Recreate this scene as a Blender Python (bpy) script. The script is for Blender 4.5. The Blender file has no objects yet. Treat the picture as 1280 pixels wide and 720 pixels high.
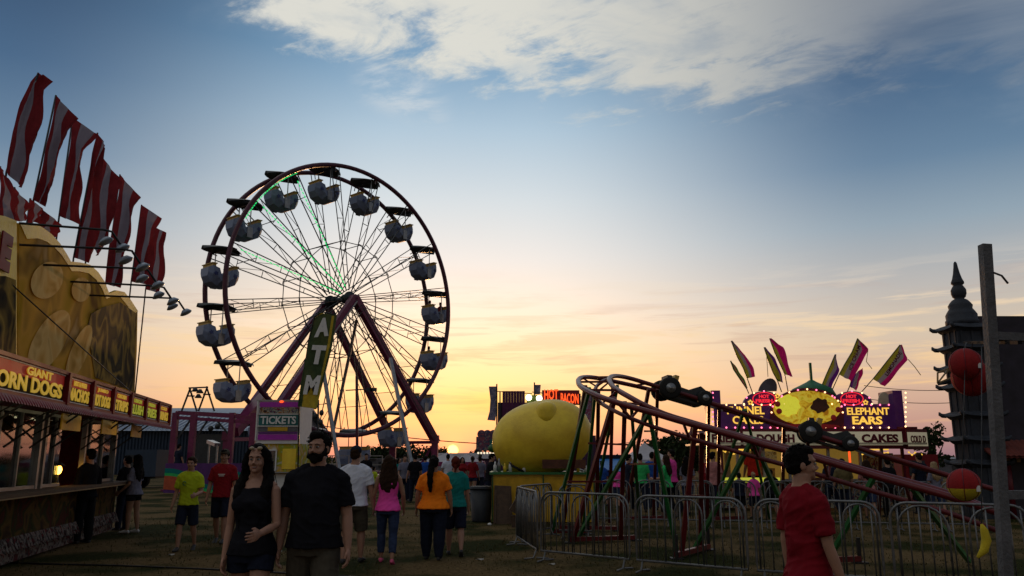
import bpy, math, random
from mathutils import Vector, Matrix, noise
R = math.radians; PI = math.pi
random.seed(7)
sc = bpy.context.scene
COL = sc.collection
V = Vector
# ------------------------------------------------------------------ view geometry
TH = math.atan(212/1000); CT, ST = math.cos(TH), math.sin(TH); EYE = 1.6
def ray(u, v):
    a, b = (u-640)/1000, (360-v)/1000
    return V((a, CT-b*ST, ST+b*CT))
def W(u, v, Y):                       # the point seen at (u, v) of the photo, Y metres ahead
    d = ray(u, v); t = Y/d.y
    return V((d.x*t, Y, EYE+d.z*t))
def G(u, v):                          # ground point seen at (u, v)
    d = ray(u, v); t = -EYE/d.z
    return V((d.x*t, d.y*t, 0))
def GX(u, Y):                         # ground x for column u (at horizon height) and distance Y
    return V(((u-640)/1000*Y*CT, Y, 0))
def OP(u, v, P0, dr):                 # point on the vertical plane through P0 along dr
    d = ray(u, v); n = V((dr[1], -dr[0], 0))
    t = (V(P0)-V((0, 0, EYE))).dot(n)/d.dot(n)
    return V((d.x*t, d.y*t, EYE+d.z*t))
# ------------------------------------------------------------------ materials
def lin(c):
    return tuple(((x/255)/12.92 if x/255 <= .04045 else ((x/255+.055)/1.055)**2.4) for x in c)
def mat(name, c, rough=.6, metal=0, var=.3, scale=5, bump=0, bscale=40, emit=None, es=1, c2=None, trans=0, spec=.4):
    m = bpy.data.materials.new(name); m.use_nodes = True
    nt = m.node_tree; N = nt.nodes; L = nt.links
    p = N['Principled BSDF']
    p.inputs['Roughness'].default_value = rough; p.inputs['Metallic'].default_value = metal
    p.inputs['Specular IOR Level'].default_value = spec
    tc = N.new('ShaderNodeTexCoord')
    nz = N.new('ShaderNodeTexNoise'); nz.inputs['Scale'].default_value = scale; nz.inputs['Detail'].default_value = 5
    nz.inputs['Roughness'].default_value = .65
    L.new(tc.outputs['Object'], nz.inputs['Vector'])
    rp = N.new('ShaderNodeValToRGB'); rp.color_ramp.elements[0].position = .3; rp.color_ramp.elements[1].position = .7
    a = tuple(x*(1-var) for x in c); b = c2 if c2 else tuple(min(1, x*(1+var*.6)) for x in c)
    rp.color_ramp.elements[0].color = (*a, 1); rp.color_ramp.elements[1].color = (*b, 1)
    L.new(nz.outputs['Fac'], rp.inputs['Fac']); L.new(rp.outputs['Color'], p.inputs['Base Color'])
    mr = N.new('ShaderNodeMapRange'); mr.inputs['To Min'].default_value = max(.05, rough-.12); mr.inputs['To Max'].default_value = min(1, rough+.12)
    L.new(nz.outputs['Fac'], mr.inputs['Value']); L.new(mr.outputs[0], p.inputs['Roughness'])
    if bump:
        n2 = N.new('ShaderNodeTexNoise'); n2.inputs['Scale'].default_value = bscale; n2.inputs['Detail'].default_value = 4
        L.new(tc.outputs['Object'], n2.inputs['Vector'])
        bp = N.new('ShaderNodeBump'); bp.inputs['Strength'].default_value = bump; bp.inputs['Distance'].default_value = .02
        L.new(n2.outputs['Fac'], bp.inputs['Height']); L.new(bp.outputs['Normal'], p.inputs['Normal'])
    if emit:
        p.inputs['Emission Color'].default_value = (*emit, 1); p.inputs['Emission Strength'].default_value = es
    if trans:
        tl = N.new('ShaderNodeBsdfTranslucent'); mx = N.new('ShaderNodeMixShader'); mx.inputs[0].default_value = trans
        L.new(rp.outputs['Color'], tl.inputs['Color']); L.new(p.outputs[0], mx.inputs[1]); L.new(tl.outputs[0], mx.inputs[2])
        L.new(mx.outputs[0], N['Material Output'].inputs['Surface'])
    return m
M = {}
def D(k, *a, **kw): M[k] = mat(k, *a, **kw)
D('magenta', (.17, .012, .075), .35, var=.35, spec=.5)
D('track_red', (.13, .01, .014), .35, var=.35)
D('rail_dark', (.05, .012, .02), .3, metal=.3)
D('rim', (.09, .02, .045), .4, var=.4)
D('dark_steel', (.035, .042, .05), .4, metal=.3)
D('black', (.012, .012, .014), .5)
D('black_cloth', (.009, .009, .011), .9, spec=.1)
D('grey_steel', (.3, .31, .33), .35, metal=.7)
D('galvanised', (.17, .175, .185), .45, metal=.7, var=.35, scale=9)
D('green_paint', (.015, .16, .04), .35, spec=.6)
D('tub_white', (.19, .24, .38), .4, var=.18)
D('tub_blue', (.04, .06, .2), .4)
D('tub_yellow', (.55, .36, .08), .5)
D('yellow', (.62, .36, .015), .45)
D('lemon', (.98, .62, .045), .42, var=.32, scale=1.3, bump=.35, bscale=26, spec=.4)
D('lemon_green', (.02, .1, .03), .5)
D('booth_red', (.2, .008, .014), .5, spec=.25)
D('sign_black', (.012, .010, .008), .6, spec=.1)
D('sign_red', (.4, .02, .015), .5, emit=(.8, .03, .02), es=.07, spec=.15)
D('letter_yellow', (.8, .55, .04), .5, emit=(1, .62, .05), es=.22)
D('letter_green', (.6, .62, .05), .5, emit=(.85, .9, .05), es=.16)
D('white', (.7, .7, .7), .5, var=.12)
D('cream', (.62, .56, .4), .5, var=.15)
D('off_white_lit', (.5, .46, .36), .5, emit=(1, .9, .6), es=.16, var=.2)
D('maroon', (.13, .006, .02), .4)
D('purple', (.06, .014, .095), .4, emit=(.25, .04, .4), es=.03)
D('purple_dark', (.05, .012, .06), .5)
D('violet_sign', (.2, .015, .22), .45, emit=(.5, .03, .5), es=.05)
D('wood', (.09, .055, .035), .8, var=.4, scale=8, bump=.4)
D('post_wood', (.11, .11, .12), .8, var=.35, scale=8, bump=.5)
D('blue_barn', (.02, .04, .075), .6, var=.2)
D('roof_blue', (.28, .34, .44), .45, var=.12)
D('tarp_blue', (.01, .14, .42), .6, var=.25)
D('tent_white', (.6, .58, .62), .7, var=.1, trans=.3)
D('tent_pink', (.42, .06, .2), .7, var=.15, trans=.3)
D('grey_wall', (.12, .12, .14), .7)
D('dark_foliage', (.03, .045, .018), .9, spec=.1)
D('bark', (.05, .035, .025), .9)
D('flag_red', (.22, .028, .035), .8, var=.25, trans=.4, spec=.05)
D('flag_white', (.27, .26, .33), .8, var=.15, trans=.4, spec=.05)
D('flag_green', (.1, .32, .05), .8, var=.2, trans=.45, spec=.05)
D('flag_olive', (.3, .32, .04), .8, var=.2, trans=.45, spec=.05)
D('flag_pink', (.5, .015, .2), .8, var=.2, trans=.45, spec=.05)
D('flag_purple', (.14, .03, .3), .8, var=.2, trans=.45, spec=.05)
D('atm_cloth', (.055, .085, .04), .8, var=.3, trans=.3, spec=.05)
D('atm_yellow', (.35, .3, .04), .8, var=.3, trans=.3, spec=.05)
D('skin', (.36, .19, .13), .55, var=.12, scale=12)
D('skin_tan', (.3, .16, .1), .55, var=.12, scale=12)
D('hair_black', (.006, .0045, .0045), .75, spec=.08, var=.5, scale=40, bump=.5, bscale=90)
D('hair_brown', (.03, .014, .007), .75, spec=.12, var=.5, scale=40, bump=.5, bscale=90)
D('hair_red', (.11, .018, .01), .75, spec=.12, var=.5, scale=40, bump=.5, bscale=90)
D('hair_blond', (.3, .2, .1), .5, var=.4, scale=40, bump=.5, bscale=90)
D('eye_white', (.3, .28, .27), .3, var=.05)
D('iris', (.015, .01, .008), .2)
D('lip', (.25, .07, .06), .5)
D('denim', (.03, .045, .1), .85, var=.35, scale=14, spec=.1)
D('denim_dark', (.012, .016, .032), .85, var=.3, scale=14, spec=.1)
D('khaki_dark', (.07, .06, .045), .85, spec=.1)
D('navy', (.015, .02, .04), .85, spec=.1)
D('neon_shirt', (.42, .52, .02), .8, var=.15, spec=.1)
D('red_shirt', (.24, .012, .018), .8, var=.15, spec=.1)
D('polo_red', (.19, .006, .014), .8, var=.15, spec=.1)
D('pink_shirt', (.85, .08, .42), .8, var=.12, spec=.1)
D('orange_shirt', (.9, .22, .012), .8, var=.12, spec=.1)
D('teal_shirt', (.01, .2, .19), .8, var=.15, spec=.1)
D('white_shirt', (.62, .66, .78), .8, var=.1, spec=.1)
D('grey_shirt', (.16, .16, .22), .8, var=.15, spec=.1)
D('green_shirt', (.04, .5, .14), .8, var=.15, spec=.1)
D('blue_shirt', (.02, .08, .35), .8, var=.15, spec=.1)
D('shoe', (.03, .03, .035), .6)
D('shoe_white', (.5, .5, .5), .6)
D('shoe_pink', (.6, .08, .2), .6)
D('rubber', (.012, .012, .012), .8)
D('bin_plastic', (.02, .024, .032), .55)
D('tile_roof', (.16, .035, .025), .7)
D('pagoda', (.028, .035, .05), .7, var=.4, scale=4, bump=.4, bscale=15)
D('plush_red', (.3, .012, .015), .95, bump=.3, bscale=120)
D('plush_yellow', (.55, .42, .02), .95, bump=.3, bscale=120)
D('gold', (.25, .17, .08), .5)
D('food_tan', (.5, .32, .12), .6, var=.5, scale=3, c2=(.62, .45, .22))
D('food_brown', (.12, .04, .02), .6, var=.5, scale=5)
D('food_green', (.1, .14, .02), .6, var=.5, scale=5)
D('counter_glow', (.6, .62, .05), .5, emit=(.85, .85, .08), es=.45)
D('bulb_warm', (1, .6, .3), .5, emit=(1, .55, .25), es=3)
D('bulb_pink', (1, .2, .4), .5, emit=(1, .16, .3), es=2.6)
D('neon_pink', (.8, .05, .08), .5, emit=(1, .025, .05), es=.75)
D('neon_orange', (1, .15, .05), .5, emit=(1, .09, .015), es=1.4)
D('neon_yellow', (1, .6, .1), .5, emit=(1, .58, .08), es=.9)
D('tube_light', (1, .9, .6), .5, emit=(1, .86, .45), es=2.6)
D('led_green', (.05, .8, .2), .5, emit=(.02, .9, .22), es=.8)
D('lantern_glow', (1, .5, .1), .5, emit=(1, .45, .06), es=9)
D('lamp_white', (1, .95, .8), .5, emit=(1, .95, .75), es=5)
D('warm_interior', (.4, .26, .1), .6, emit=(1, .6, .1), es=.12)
D('lens', (.25, .32, .42), .2, var=.1)
D('teal_panel', (.01, .13, .13), .5)
def glass_mat():
    m = bpy.data.materials.new('window_glass'); m.use_nodes = True
    N = m.node_tree.nodes; L = m.node_tree.links
    g = N.new('ShaderNodeBsdfGlossy'); g.inputs['Roughness'].default_value = .05; g.inputs['Color'].default_value = (.7, .75, .8, 1)
    t = N.new('ShaderNodeBsdfTransparent'); t.inputs['Color'].default_value = (.8, .85, .85, 1)
    x = N.new('ShaderNodeMixShader'); f = N.new('ShaderNodeFresnel'); f.inputs['IOR'].default_value = 1.5
    a = N.new('ShaderNodeMath'); a.operation = 'ADD'; a.inputs[1].default_value = .08; L.new(f.outputs[0], a.inputs[0])
    L.new(a.outputs[0], x.inputs[0]); L.new(t.outputs[0], x.inputs[1]); L.new(g.outputs[0], x.inputs[2])
    L.new(x.outputs[0], N['Material Output'].inputs['Surface']); M['glass'] = m
glass_mat()
def picture_mat(name, cols, scale, dist, emit=0, seed=0.0, trans=0):
    # printed food picture: swirls of a few printed colours
    m = bpy.data.materials.new(name); m.use_nodes = True
    N = m.node_tree.nodes; L = m.node_tree.links; p = N['Principled BSDF']
    tc = N.new('ShaderNodeTexCoord'); mp = N.new('ShaderNodeMapping'); mp.inputs['Location'].default_value = (seed, seed*2, seed)
    L.new(tc.outputs['Object'], mp.inputs['Vector'])
    nz = N.new('ShaderNodeTexNoise'); nz.inputs['Scale'].default_value = scale; nz.inputs['Detail'].default_value = 2
    nz.inputs['Distortion'].default_value = dist; L.new(mp.outputs[0], nz.inputs['Vector'])
    rp = N.new('ShaderNodeValToRGB'); e = rp.color_ramp.elements
    n = len(cols)
    for i in range(n):
        pos = .3+.4*i/(n-1)
        if i < 2: el = e[i]; el.position = pos
        else: el = e.new(pos)
        el.color = (*cols[i], 1)
    L.new(nz.outputs['Fac'], rp.inputs['Fac']); L.new(rp.outputs[0], p.inputs['Base Color'])
    p.inputs['Roughness'].default_value = .8; p.inputs['Specular IOR Level'].default_value = .08
    if emit:
        L.new(rp.outputs[0], p.inputs['Emission Color']); p.inputs['Emission Strength'].default_value = emit
    if trans:
        tl = N.new('ShaderNodeBsdfTranslucent'); mx = N.new('ShaderNodeMixShader'); mx.inputs[0].default_value = trans
        L.new(rp.outputs[0], tl.inputs['Color']); L.new(p.outputs[0], mx.inputs[1]); L.new(tl.outputs[0], mx.inputs[2])
        L.new(mx.outputs[0], N['Material Output'].inputs['Surface'])
    M[name] = m
picture_mat('print_bun', [(.22, .12, .015), (.6, .42, .04), (.75, .5, .1), (.4, .25, .06), (.6, .46, .22)], .8, .8, trans=.5)
picture_mat('print_dark', [(.01, .01, .008), (.04, .028, .01), (.3, .2, .04), (.02, .02, .015), (.05, .04, .012)], 1.5, .6, seed=3)
picture_mat('print_food', [(.006, .006, .005), (.035, .016, .007), (.11, .06, .015), (.015, .025, .006), (.07, .012, .008), (.02, .015, .01)], 2.2, .8, seed=5)
picture_mat('print_fringe', [(.12, .01, .015), (.02, .015, .015), (.2, .17, .15), (.1, .008, .01)], 9, 1, seed=8)
picture_mat('print_cake', [(.4, .16, .01), (.7, .42, .02), (.8, .6, .06), (.6, .45, .02)], 4, 1.5, emit=.4, seed=2)
picture_mat('print_booth', [(.5, .5, .5), (.5, .3, .03), (.3, .35, .03), (.55, .5, .45)], 2.5, 1, seed=4)
picture_mat('print_prizes', [(.03, .03, .03), (.3, .1, .03), (.4, .4, .3), (.02, .05, .12), (.25, .02, .02)], 7, 1.5, seed=6)
picture_mat('print_balloons', [(.05, .3, .35), (.3, .08, .1), (.04, .06, .12), (.3, .25, .2)], 5, 1, seed=9)
# ------------------------------------------------------------------ mesh builder
def frame_for(d):
    d = d.normalized(); up = V((0, 0, 1)) if abs(d.z) < .95 else V((1, 0, 0))
    s = d.cross(up).normalized(); return s, s.cross(d).normalized()
class MB:
    def __init__(s): s.v = []; s.f = []; s.m = []; s.sm = []
    def add(s, vs, fs, mi=0, smooth=False):
        o = len(s.v); s.v += [V(p) for p in vs]
        for f in fs: s.f.append([i+o for i in f]); s.m.append(mi); s.sm.append(smooth)
        return s
    def box(s, c, size, ax=None, mi=0):
        ex, ey, ez = ax if ax else (V((1, 0, 0)), V((0, 1, 0)), V((0, 0, 1)))
        c = V(c); vs = [c+ex*(a*size[0]/2)+ey*(b*size[1]/2)+ez*(d*size[2]/2) for a in (-1, 1) for b in (-1, 1) for d in (-1, 1)]
        return s.add(vs, [(0, 1, 3, 2), (4, 6, 7, 5), (0, 4, 5, 1), (2, 3, 7, 6), (0, 2, 6, 4), (1, 5, 7, 3)], mi)
    def bar(s, a, b, w, h=None, mi=0, up=None):
        a, b = V(a), V(b); d = (b-a)
        if up is not None:
            e = V(up).cross(d).normalized(); g = d.normalized().cross(e)*1
        else: e, g = frame_for(d)
        return s.box((a+b)/2, (w, h or w, d.length), (e, g, d.normalized()), mi)
    def rings(s, rs, n=12, caps=True, mi=0, smooth=True):      # rs: (centre, vec a, vec b)
        vs = []; fs = []
        for c, a, b in rs:
            for k in range(n):
                t = 2*PI*k/n; vs.append(V(c)+V(a)*math.cos(t)+V(b)*math.sin(t))
        for i in range(len(rs)-1):
            for k in range(n):
                q = (k+1) % n; fs.append((i*n+k, i*n+q, (i+1)*n+q, (i+1)*n+k))
        if caps: fs += [tuple(range(n-1, -1, -1)), tuple((len(rs)-1)*n+k for k in range(n))]
        return s.add(vs, fs, mi, smooth)
    def tube(s, path, r, n=8, closed=False, mi=0, flat=1.0, up=None):
        path = [V(p) for p in path]; rr = r if isinstance(r, (list, tuple)) else [r]*len(path)
        N_ = len(path); pe = None; rs = []
        for i, p in enumerate(path):
            if closed: d = path[(i+1) % N_]-path[i-1]
            else: d = path[min(i+1, N_-1)]-path[max(i-1, 0)]
            d = d.normalized() if d.length > 1e-9 else V((0, 0, 1))
            if up is not None: e = V(up).cross(d).normalized()
            elif pe is None: e = frame_for(d)[0]
            else:
                e = pe-d*pe.dot(d); e = e.normalized() if e.length > 1e-6 else frame_for(d)[0]
            pe = e; g = d.cross(e); rs.append((p, e*rr[i], g*rr[i]*flat))
        if closed:
            vs = []; fs = []
            for c, a, b in rs:
                for k in range(n): t = 2*PI*k/n; vs.append(c+a*math.cos(t)+b*math.sin(t))
            for i in range(N_):
                j = (i+1) % N_
                for k in range(n): q = (k+1) % n; fs.append((i*n+k, i*n+q, j*n+q, j*n+k))
            return s.add(vs, fs, mi, True)
        return s.rings(rs, n, True, mi)
    def ell(s, c, r, n=12, m=8, ax=None, mi=0):
        ex, ey, ez = ax if ax else (V((1, 0, 0)), V((0, 1, 0)), V((0, 0, 1)))
        c = V(c); r = (r, r, r) if not isinstance(r, (tuple, list)) else r
        rs = []
        for i in range(1, m):
            ph = PI*i/m
            rs.append((c-ez*r[2]*math.cos(ph), ex*r[0]*math.sin(ph), ey*r[1]*math.sin(ph)))
        vs = []; fs = []
        for q, a, b in rs:
            for k in range(n): t = 2*PI*k/n; vs.append(q+a*math.cos(t)+b*math.sin(t))
        for i in range(len(rs)-1):
            for k in range(n): q = (k+1) % n; fs.append((i*n+k, i*n+q, (i+1)*n+q, (i+1)*n+k))
        b0 = len(vs); vs += [c-ez*r[2], c+ez*r[2]]
        for k in range(n):
            q = (k+1) % n; fs.append((b0, q, k)); fs.append((b0+1, (len(rs)-1)*n+k, (len(rs)-1)*n+q))
        return s.add(vs, fs, mi, True)
    def prism(s, pts, th, mi=0):                               # outline (coplanar points) thickened along th
        n = len(pts); a = [V(p) for p in pts]; th = V(th)
        vs = a+[p+th for p in a]
        fs = [tuple(range(n-1, -1, -1)), tuple(range(n, 2*n))]+[(i, (i+1) % n, n+(i+1) % n, n+i) for i in range(n)]
        return s.add(vs, fs, mi)
    def grid(s, fn, nu, nv, mi=0, smooth=True, mfn=None):
        o = len(s.v)
        for j in range(nv+1):
            for i in range(nu+1): s.v.append(V(fn(i/nu, j/nv)))
        for j in range(nv):
            for i in range(nu):
                a = o+j*(nu+1)+i; s.f.append([a, a+1, a+nu+2, a+nu+1]); s.m.append(mfn(i, j) if mfn else mi); s.sm.append(smooth)
        return s
    def text(s, txt, org, xd, ud, h, width=None, depth=.01, bold=.02, mi=0, cx=True):
        vs, fs = textgeo(txt, bold)
        x0 = min(p[0] for p in vs); x1 = max(p[0] for p in vs); y0 = min(p[1] for p in vs); y1 = max(p[1] for p in vs)
        ky = h/(y1-y0); kx = (width/(x1-x0)) if width else ky
        xd, ud = V(xd).normalized(), V(ud).normalized(); nd = xd.cross(ud)
        mx = (x0+x1)/2 if cx else x0; my = (y0+y1)/2
        return s.add([V(org)+xd*(p[0]-mx)*kx+ud*(p[1]-my)*ky+nd*(depth*(p[2]*2+1) if True else 0) for p in vs], fs, mi)
    def build(s, name, m, parent=None, o=None):
        me = bpy.data.meshes.new(name)
        o = V(o) if o is not None else (ORG.get(parent.name, V()) if parent else V())
        me.from_pydata([tuple(p-o) for p in s.v], [], s.f)
        ms = m if isinstance(m, (list, tuple)) else [m]
        for k in ms: me.materials.append(M[k] if isinstance(k, str) else k)
        me.polygons.foreach_set('material_index', s.m); me.polygons.foreach_set('use_smooth', s.sm)
        me.update()
        ob = bpy.data.objects.new(name, me); COL.objects.link(ob)
        if parent: ob.parent = parent
        else: ob.location = o
        ORG[ob.name] = o
        return ob
ORG = {}
_tc = {}
def textgeo(txt, bold):
    if (txt, bold) in _tc: return _tc[(txt, bold)]
    cu = bpy.data.curves.new('lettering', 'FONT'); cu.body = txt; cu.offset = bold; cu.extrude = .5; cu.resolution_u = 3
    ob = bpy.data.objects.new('lettering', cu); COL.objects.link(ob)
    dg = bpy.context.evaluated_depsgraph_get(); me = bpy.data.meshes.new_from_object(ob.evaluated_get(dg))
    r = ([tuple(v.co) for v in me.vertices], [tuple(p.vertices) for p in me.polygons])
    bpy.data.objects.remove(ob); bpy.data.curves.remove(cu); bpy.data.meshes.remove(me)
    _tc[(txt, bold)] = r; return r
def tag(o, label=None, cat=None, group=None, kind=None):
    if label: o['label'] = label
    if cat: o['category'] = cat
    if group: o['group'] = group
    if kind: o['kind'] = kind
    return o
def thing(name, label, cat, loc=(0, 0, 0), group=None, local=False, rz=0):
    o = bpy.data.objects.new(name, None); COL.objects.link(o); o.location = loc; o.rotation_euler = (0, 0, rz)
    o.empty_display_size = .2; ORG[o.name] = V() if local else V(loc)
    return tag(o, label, cat, group)
def kids(o): return [c for c in bpy.data.objects if c.parent == o]
def copy_tree(o, parent=None, _m=None):
    if _m is None:
        _m = {}
        for c in bpy.data.objects:
            if c.parent: _m.setdefault(c.parent.name, []).append(c)
    c = o.copy(); COL.objects.link(c)
    if parent: c.parent = parent
    ORG[c.name] = ORG.get(o.name, V())
    for ch in _m.get(o.name, []): copy_tree(ch, c, _m)
    return c
# ------------------------------------------------------------------ world
w = bpy.data.worlds.new('World'); sc.world = w; w.use_nodes = True
def build_world():
    nt = w.node_tree; N = nt.nodes; L = nt.links; N.clear()
    out = N.new('ShaderNodeOutputWorld'); bg = N.new('ShaderNodeBackground'); L.new(bg.outputs[0], out.inputs[0])
    tc = N.new('ShaderNodeTexCoord'); sep = N.new('ShaderNodeSeparateXYZ'); L.new(tc.outputs['Generated'], sep.inputs[0])
    X, Y_, Z = sep.outputs
    def mth(op, a, b=None, c=None, clamp=False):
        n = N.new('ShaderNodeMath'); n.operation = op; n.use_clamp = clamp
        for i, q in enumerate((a, b, c)):
            if q is None: continue
            if isinstance(q, (int, float)): n.inputs[i].default_value = q
            else: L.new(q, n.inputs[i])
        return n.outputs[0]
    def sstep(x, a, b, t0=0, t1=1):
        n = N.new('ShaderNodeMapRange'); n.interpolation_type = 'SMOOTHSTEP'
        L.new(x, n.inputs[0]) ; n.inputs[1].default_value = a; n.inputs[2].default_value = b
        n.inputs[3].default_value = t0; n.inputs[4].default_value = t1
        return n.outputs[0]
    el = mth('MULTIPLY', mth('ARCSINE', Z), 57.2958); az = mth('MULTIPLY', mth('ARCTAN2', X, Y_), 57.2958)
    def ramp(x, stops):
        r = N.new('ShaderNodeValToRGB'); e = r.color_ramp.elements
        for i, (p, c) in enumerate(stops):
            q = e[i] if i < 2 else e.new(p)
            q.position = p; q.color = (*lin(c), 1)
        L.new(x, r.inputs[0]); return r.outputs[0]
    eln = mth('DIVIDE', mth('ADD', el, 10), 100)
    P = lambda l: [((e+10)/100, c) for e, c in l]
    A = ramp(eln, P([(-10, (40, 32, 30)), (-.5, (120, 90, 90)), (0, (226, 150, 132)), (1.5, (238, 170, 142)), (3, (247, 192, 144)), (4.5, (251, 210, 158)), (7, (250, 222, 182)),
                     (10, (243, 231, 214)), (14, (224, 228, 228)), (18, (204, 219, 227)), (23, (168, 197, 217)), (28, (106, 154, 190)), (32, (80, 130, 172)), (45, (70, 105, 155)), (90, (40, 65, 110))]))
    B = ramp(eln, P([(-10, (30, 28, 30)), (-.5, (90, 75, 85)), (0, (150, 118, 128)), (2, (182, 145, 142)), (5, (205, 174, 156)), (8, (205, 188, 170)), (11, (178, 176, 176)),
                     (15, (136, 157, 174)), (19, (88, 122, 153)), (24, (50, 91, 129)), (30, (26, 63, 100)), (45, (42, 66, 108)), (90, (30, 48, 84))]))
    daz = mth('ABSOLUTE', mth('ADD', az, 4))
    f = sstep(daz, 4, 31)
    mx = N.new('ShaderNodeMix'); mx.data_type = 'RGBA'; L.new(f, mx.inputs[0]); L.new(A, mx.inputs[6]); L.new(B, mx.inputs[7])
    base = mx.outputs[2]
    # darker dusk sky opposite the sunset
    dim = sstep(daz, 40, 110, 1, .42)
    vm = N.new('ShaderNodeVectorMath'); vm.operation = 'SCALE'; L.new(base, vm.inputs[0]); L.new(dim, vm.inputs['Scale']); base = vm.outputs[0]
    # physical sky underneath
    sky = N.new('ShaderNodeTexSky'); sky.sky_type = 'NISHITA'; sky.sun_disc = False
    sky.sun_elevation = R(1.0); sky.sun_rotation = SUN_AZ; sky.dust_density = 2
    v2 = N.new('ShaderNodeVectorMath'); v2.operation = 'SCALE'; L.new(sky.outputs[0], v2.inputs[0]); v2.inputs['Scale'].default_value = .05
    v3 = N.new('ShaderNodeVectorMath'); v3.operation = 'SCALE'; L.new(base, v3.inputs[0]); v3.inputs['Scale'].default_value = .93
    v4 = N.new('ShaderNodeVectorMath'); L.new(v2.outputs[0], v4.inputs[0]); L.new(v3.outputs[0], v4.inputs[1]); base = v4.outputs[0]
    def blend(base, col, fac):
        m_ = N.new('ShaderNodeMix'); m_.data_type = 'RGBA'; L.new(fac, m_.inputs[0]); L.new(base, m_.inputs[6])
        if isinstance(col, tuple): m_.inputs[7].default_value = (*lin(col), 1)
        else: L.new(col, m_.inputs[7])
        return m_.outputs[2]
    # clouds: cirrus deck in (azimuth, elevation) of the sky, lit from below
    def comb(x, y, z=0.0):
        c = N.new('ShaderNodeCombineXYZ')
        for i, q in enumerate((x, y, z)):
            if isinstance(q, (int, float)): c.inputs[i].default_value = q
            else: L.new(q, c.inputs[i])
        return c.outputs[0]
    def nz(vec, scale, det=6, rough=.6, dist=0.0):
        n = N.new('ShaderNodeTexNoise'); n.inputs['Scale'].default_value = scale; n.inputs['Detail'].default_value = det
        n.inputs['Roughness'].default_value = rough; n.inputs['Distortion'].default_value = dist
        L.new(vec, n.inputs['Vector']); return n.outputs['Fac']
    zz = mth('MAXIMUM', Z, .02)
    px, py = mth('DIVIDE', X, zz), mth('DIVIDE', Y_, zz)
    # cloud-plane coordinates turned so that streaks run down to the right
    ca, sa = math.cos(R(38)), math.sin(R(38))
    qx = mth('SUBTRACT', mth('MULTIPLY', px, ca), mth('MULTIPLY', py, sa)); qy = mth('ADD', mth('MULTIPLY', px, sa), mth('MULTIPLY', py, ca))
    fine = nz(comb(mth('MULTIPLY', qx, 1.0), mth('MULTIPLY', qy, 1.5)), 4.5, 10, .64, .35)
    big = nz(comb(px, py), 2.1, 6, .6, .5)
    fib = nz(comb(mth('MULTIPLY', qx, .8), mth('MULTIPLY', qy, 5)), 8, 5, .6, .3)
    def bound(pts):
        fc = N.new('ShaderNodeFloatCurve'); c = fc.mapping.curves[0]
        k = []
        for u, v in pts:
            d = ray(u, v).normalized(); k.append((.5+math.degrees(math.atan2(d.x, d.y))/180, math.degrees(math.asin(d.z))/60))
        k.sort(); c.points[0].location = (0, k[0][1]); c.points[1].location = (1, k[-1][1])
        for a_, b_ in k: c.points.new(a_, b_)
        fc.mapping.update()
        L.new(mth('ADD', mth('DIVIDE', az, 180), .5), fc.inputs['Value']); return mth('MULTIPLY', fc.outputs[0], 60)
    lo = bound([(150, -120), (240, -60), (310, 0), (400, 45), (500, 60), (600, 88), (700, 98), (820, 118), (900, 122), (1000, 100), (1100, 78), (1200, 70), (1280, 90)])
    dd = mth('SUBTRACT', el, lo)
    edge = mth('ADD', dd, mth('MULTIPLY', mth('SUBTRACT', fine, .5), 13))
    m1 = sstep(edge, -1.6, 2.0)
    tex = sstep(mth('ADD', mth('MULTIPLY', fine, .72), mth('MULTIPLY', fib, .28)), .22, .5, .12, 1)
    tex2 = sstep(big, .28, .52, .5, 1)
    m1 = mth('MULTIPLY', m1, mth('MULTIPLY', tex, tex2))
    # thin out higher up and to the right
    m1 = mth('MULTIPLY', m1, sstep(dd, 7, 16, 1, .55)); m1 = mth('MULTIPLY', m1, sstep(az, 12, 32, 1, .22))
    veil = mth('MULTIPLY', sstep(mth('ADD', dd, mth('MULTIPLY', mth('SUBTRACT', big, .5), 12)), -3, 5), .22)
    base = blend(base, (200, 205, 210), veil)
    ccol = ramp(sstep(az, -5, 34), [(0, (224, 222, 212)), (1, (158, 160, 160))])
    base = blend(base, ccol, mth('MULTIPLY', m1, .95))
    # second small wisp, lower left
    wis = mth('MULTIPLY', sstep(mth('ABSOLUTE', mth('ADD', az, 8.5)), 4.5, 1), sstep(mth('ABSOLUTE', mth('SUBTRACT', mth('ADD', el, mth('MULTIPLY', az, .25)), 23.2)), 2.2, .3))
    base = blend(base, (208, 215, 220), mth('MULTIPLY', mth('MULTIPLY', wis, sstep(fine, .38, .6)), .75))
    # horizon streaks
    sv = comb(mth('MULTIPLY', az, .07), mth('MULTIPLY', el, .75))
    st = nz(sv, 1.3, 6, .6, .5)
    low = mth('MULTIPLY', sstep(el, 1.0, 4), sstep(el, 14, 8))
    base = blend(base, ramp(mth('DIVIDE', el, 14, clamp=True), [(0, (255, 190, 110)), (.5, (252, 214, 160)), (1, (238, 228, 214))]), mth('MULTIPLY', mth('MULTIPLY', sstep(st, .48, .62), low), .65))
    st2 = nz(comb(mth('MULTIPLY', az, .06), mth('MULTIPLY', el, .9), 5.0), 1.1, 5, .6, .4)
    base = blend(base, (196, 158, 140), mth('MULTIPLY', mth('MULTIPLY', sstep(st2, .54, .68), low), .35))
    # glow and disc of the setting sun
    sd = V((math.sin(SUN_AZ)*math.cos(SUN_EL), math.cos(SUN_AZ)*math.cos(SUN_EL), math.sin(SUN_EL)))
    dt = N.new('ShaderNodeVectorMath'); dt.operation = 'DOT_PRODUCT'; L.new(tc.outputs['Generated'], dt.inputs[0]); dt.inputs[1].default_value = sd
    ga = mth('MULTIPLY', mth('ARCCOSINE', mth('MINIMUM', dt.outputs['Value'], 1)), 57.2958)
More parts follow.
